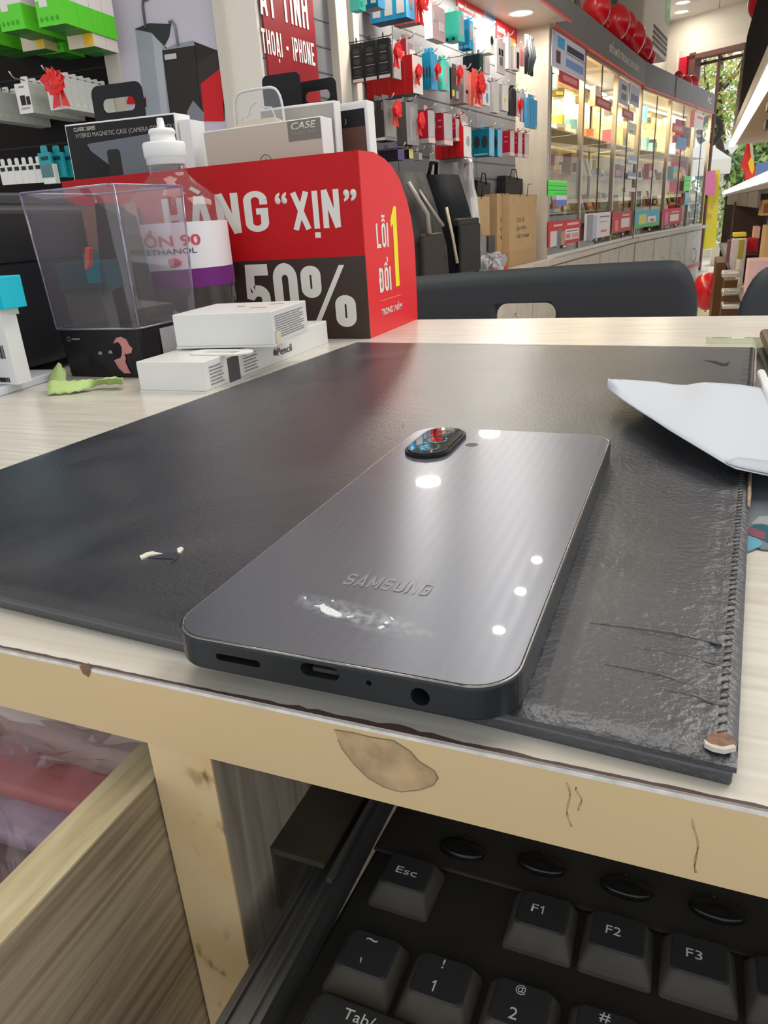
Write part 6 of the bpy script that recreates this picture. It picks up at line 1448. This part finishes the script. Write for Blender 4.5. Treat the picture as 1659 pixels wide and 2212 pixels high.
# floor level goods below the shelf
rbox(1535, 1556, 568, 690, 5.3, (92, 62, 34), 'brown wooden crate standing below the rack shelf', 'crate', .6, z0=FLOOR)
rbox(1556, 1598, 606, 690, 4.9, (84, 56, 30), 'second brown crate below the rack shelf', 'crate', .3, z0=FLOOR)
for i, (yt, yb) in enumerate(((628, 640), (658, 668), (588, 600))):
    a_ = on_y(1558, yb, 4.6-.1*i); b_ = on_y(1600, yb, 4.6-.1*i); zz = a_.z
    o = MB().wbox(0, b_.x-a_.x, 0, .15, 0, on_y(1558, yt, 4.6-.1*i).z-zz).build('metal_case', mat('silver_case', (.5, .48, .44), .25, .8), M=Matrix.Translation(a_), bevel=.01)
    tag(o, ['upper silver case standing low beside the right chair', 'lower silver case beside the right chair', 'small silver case just under the rack shelf'][i], 'metal case')

# ================================================================ the street outside
def leafm(name, c, k=.55):
    m = mat(name, c, .6, vary=.4, vscale=3); n, l = nt(m); b = n['Principled BSDF']; t = n.new('ShaderNodeBsdfTranslucent'); t.inputs[0].default_value = (*[min(1, v*1.3) for v in c], 1)
    x = n.new('ShaderNodeMixShader'); x.inputs[0].default_value = k; l.new(b.outputs[0], x.inputs[1]); l.new(t.outputs[0], x.inputs[2]); l.new(x.outputs[0], n['Material Output'].inputs[0]); return m
M_leaf = leafm('leaf_green', (.34, .46, .14)); M_leaf2 = leafm('leaf_yellow_green', (.62, .68, .26)); M_leaf3 = leafm('red_blossom', (.62, .28, .20))
M_bark = mat('bark', (.10, .075, .055), .8, vary=.3, vscale=6)
struct(MB().wbox(-8, 14, 12.0, 60, FLOOR-.12, FLOOR-.02), 'floor_street', mat('pavement', (.42, .41, .39), .8, vary=.1, vscale=1))
def foliage(name, par, blobs, n, m, size=.07, seed=1):
    random.seed(seed); vs = []; fs = []; ms = []
    for i in range(n):
        c, r = random.choice(blobs); d = Vector((random.gauss(0, 1), random.gauss(0, 1), random.gauss(0, 1))).normalized()*r*random.random()**.4
        p = Vector(c)+d; a_ = Vector((random.uniform(-1, 1), random.uniform(-1, 1), random.uniform(-1, 1))).normalized(); b_ = a_.orthogonal().normalized(); s_ = size*random.uniform(.6, 1.3)
        k_ = len(vs); vs += [p-a_*s_, p+b_*s_*.45, p+a_*s_, p-b_*s_*.45]; fs.append((k_, k_+1, k_+2, k_+3)); ms.append(random.choice((0, 0, 0, 1, 1, 1, 1, 2) if len(m) > 2 and seed == 1 else (0, 1)))
    mb = MB(); mb.v = [tuple(v) for v in vs]; mb.f = [list(f) for f in fs]; mb.m = [min(x, len(m)-1) for x in ms]; mb.sm = [False]*len(fs)
    return mb.build(name, m, par)
YT = 15.0
def W3(px, py, Y=YT): return on_y(px, py, Y)
tr_ = thing('tree', 'tall street tree with dark forked trunk seen through the shop opening', 'tree')
tp = [W3(x, y) for x, y in [(1545, 560), (1548, 470), (1556, 400), (1562, 340), (1556, 280), (1552, 200), (1560, 110)]]
MB().tube(tp, [.10, .10, .095, .09, .07, .05, .03], 8).build('trunk', M_bark, tr_)
for pts in ([(1562, 340), (1585, 305), (1600, 270), (1612, 200)], [(1556, 280), (1535, 290), (1528, 310)], [(1556, 330), (1530, 240), (1523, 130)], [(1552, 200), (1590, 160), (1615, 110)]):
    MB().tube([W3(x, y) for x, y in pts], [.05, .04, .03, .02][:len(pts)], 6).build('branch', M_bark, tr_)
bl = [(W3(x, y), r) for x, y, r in [(1530, 150, .35), (1560, 130, .45), (1590, 130, .5), (1615, 150, .5), (1540, 210, .4), (1575, 210, .5), (1605, 210, .5), (1520, 260, .25), (1590, 265, .4), (1560, 250, .35), (1640, 120, .5), (1625, 240, .4)]]
foliage('foliage', tr_, bl, 1900, [M_leaf, M_leaf2, M_leaf3], .055, 1)
# ring wreath on the tree
o = MB().tube([W3(1533, 283, 14.6)+Vector((.16*math.cos(t_), 0, .20*math.sin(t_))) for t_ in [2*PI*i/20 for i in range(21)]], .05, 8, close=False).build('tyre', flat(48, 46, 44)); tag(o, 'dark ring hanging at the tree fork outside', 'ring')
# hedge and flowering shrub
sh1 = thing('shrub', 'leafy flowering shrub beside the yellow banner outside', 'shrub')
foliage('foliage', sh1, [(W3(x, y, 13.2), r) for x, y, r in [(1545, 440, .22), (1548, 480, .22), (1540, 500, .2), (1538, 470, .2), (1545, 410, .15)]], 900, [M_leaf, mat('pale_flower', (.7, .72, .6), .6)], .045, 3)
MB().tube([W3(1542, 560, 13.2), W3(1542, 480, 13.2)], .03, 6).build('stem', M_bark, sh1)
sh2 = thing('tree', 'rounded blue-green tree behind the flag at the right edge', 'tree')
foliage('foliage', sh2, [(W3(x, y, 24), r) for x, y, r in [(1640, 325, .8), (1665, 310, .9), (1650, 350, .7), (1690, 330, 1.0)]], 1800, [mat('blue_green_leaf', (.10, .22, .13), .7), M_leaf], .12, 4)
MB().tube([W3(1650, 520, 24), W3(1650, 340, 24)], .15, 6).build('trunk', M_bark, sh2)
sh3 = thing('hedge', 'dark green hedge across the street', 'hedge')
foliage('foliage', sh3, [(W3(x, y, 22), .8) for x, y in [(1560, 385), (1580, 390), (1600, 395), (1620, 400), (1645, 405), (1575, 430), (1610, 440), (1560, 440)]], 2400, [mat('dark_leaf', (.06, .12, .07), .7), M_leaf], .12, 5)
MB().wbox(-1, 3, 22.2, 22.6, FLOOR, .2).build('woody_base', M_bark, sh3)
a_ = W3(1574, 366, 30); b_ = W3(1622, 330, 30)
ho = thing('house', 'pale yellow house with dark windows across the street', 'house', Vector((a_.x, 30, FLOOR)))
MB().wbox(0, b_.x-a_.x+.6, 0, 3, 0, b_.z-FLOOR).build('wall', flat(206, 196, 150), ho)
MB().prism([(-.3, b_.z-FLOOR), (b_.x-a_.x+.9, b_.z-FLOOR), ((b_.x-a_.x)/2+.3, b_.z-FLOOR+.7)], -.2, 3.2, 0, 'y').build('roof', flat(190, 140, 120), ho)
for i in range(2): MB().wbox(.18+.42*i, .42+.42*i, -.03, 0, 2.25, 2.75).build('window', flat(70, 76, 80), ho)
# parasol
uc = W3(1520, 345, 13.5)
um = thing('parasol', 'large white parasol with square valance outside the opening', 'parasol', Vector((uc.x, 13.5, 0)))
e_ = W3(1577, 362, 13.5); t_p = W3(1522, 312, 13.5); RX = e_.x-uc.x
vs = [(0, 0, t_p.z+.05)]; 
for (f_, z_) in ((1, e_.z+.12), (1, e_.z-.08)):
    for sx_, sy_ in ((1, -.6), (1, .6), (-1, .6), (-1, -.6)): vs.append((sx_*RX*f_, sy_*RX, z_))
MB().add(vs, [(0, 1, 2), (0, 2, 3), (0, 3, 4), (0, 4, 1), (1, 5, 6, 2), (2, 6, 7, 3), (3, 7, 8, 4), (4, 8, 5, 1)], 0).build('canopy', mat('white_canvas', (.85, .87, .86), .8), um, solid=.006)
MB().tube([(RX*.72, 0, FLOOR), (RX*.72, 0, e_.z)], .025, 8).build('pole', M_white, um)
MB().wbox(RX*.72-.16, RX*.72+.16, -.16, .16, FLOOR, FLOOR+.12).build('base', M_offw, um)
# yellow banner with pink gift shape
def vquad(pts, Y): return [(on_y(x, y, Y).x, on_y(x, y, Y).z) for x, y in pts]
yb_ = thing('street_banner', 'yellow street banner with faded pink writing hanging at the opening', 'banner')
MB().prism(vquad([(1522, 370), (1556, 366), (1546, 535), (1512, 540)], 10.9), 10.9, 10.91, 0, 'y').build('cloth', flat(246, 240, 80), yb_)
for i, (x, y) in enumerate(((1520, 440), (1534, 442), (1518, 462), (1530, 463))): MB().prism(vquad([(x, y), (x+8, y-1), (x+7, y+9), (x-1, y+9)], 10.895), 10.893, 10.9, 0, 'y').build('faded_letter', flat(240, 190, 130), yb_)
o = MB().prism(vquad([(1524, 371), (1545, 368), (1547, 400), (1540, 425), (1520, 420)], 10.8), 10.76, 10.8, 0, 'y').build('pink_lantern', flat(226, 130, 196)); tag(o, 'pink lantern-like bag hanging in front of the yellow banner', 'lantern')
o = MB().prism(vquad([(1562, 305), (1592, 298), (1594, 318), (1580, 334), (1572, 322), (1560, 328)], 14.93), 14.93, 14.95, 0, 'y').build('white_bag', flat(244, 246, 250)); tag(o, 'white hanging cloth beside the tree outside', 'cloth')
def flag(pts, starp, pole, lab, Y):
    t = thing('flag', lab, 'flag', None); fp = on_y(*pole[1], Y); MB().tube([fp, Vector((fp.x, fp.y, FLOOR-.02))], .018, 6).build('pole', flat(214, 200, 170), t) 
    A = [on_y(x, y, Y)+Vector((0, .05*math.sin(i*2.1), 0)) for i, (x, y) in enumerate(pts[0])]; B_ = [on_y(x, y, Y)+Vector((0, .06*math.sin(i*1.7+1), 0)) for i, (x, y) in enumerate(pts[1])]
    MB().loft(A, B_, 6).build('cloth', flat(226, 56, 44), t, solid=.004)
    MB().prism(vquad(starp, Y-.08), Y-.10, Y-.08, 0, 'y').build('star', flat(250, 214, 60), t)
    MB().tube([on_y(*pole[0], Y), on_y(*pole[1], Y)], .018, 6).build('pole', flat(214, 200, 170), t)
flag(([(1618, 290), (1608, 330), (1598, 362), (1607, 366), (1610, 398)], [(1624, 292), (1626, 330), (1630, 360), (1632, 385), (1625, 395)]), [(1622, 340), (1628, 345), (1629, 365), (1625, 377), (1620, 368), (1616, 352)], ((1619, 284), (1634, 420)), 'red flag with a yellow star hanging outside at the right', 12.6)
flag(([(1574, 398), (1571, 412), (1567, 420)], [(1577, 400), (1580, 414), (1578, 421)]), [(1573, 409), (1578, 408), (1579, 418), (1574, 418)], ((1575, 392), (1575, 425)), 'small red and yellow flag low beside the parasol pole', 13.2)
o = MB().prism(vquad([(1635, 354), (1665, 348), (1670, 385), (1634, 382)], 20), 20, 20.5, 0, 'y').build('blue_tarpaulin', flat(96, 116, 160)); tag(o, 'blue tarpaulin awning across the street at the right edge', 'tarpaulin')
a_ = on_y(1534, 560, 11.6)
cr = MB().wbox(0, .26, 0, .25, 0, .30).build('white_crate', flat(214, 206, 200), M=Matrix.Translation((a_.x, 11.6, FLOOR)), bevel=.01); tag(cr, 'small white crate on the pavement at the shop opening', 'crate')
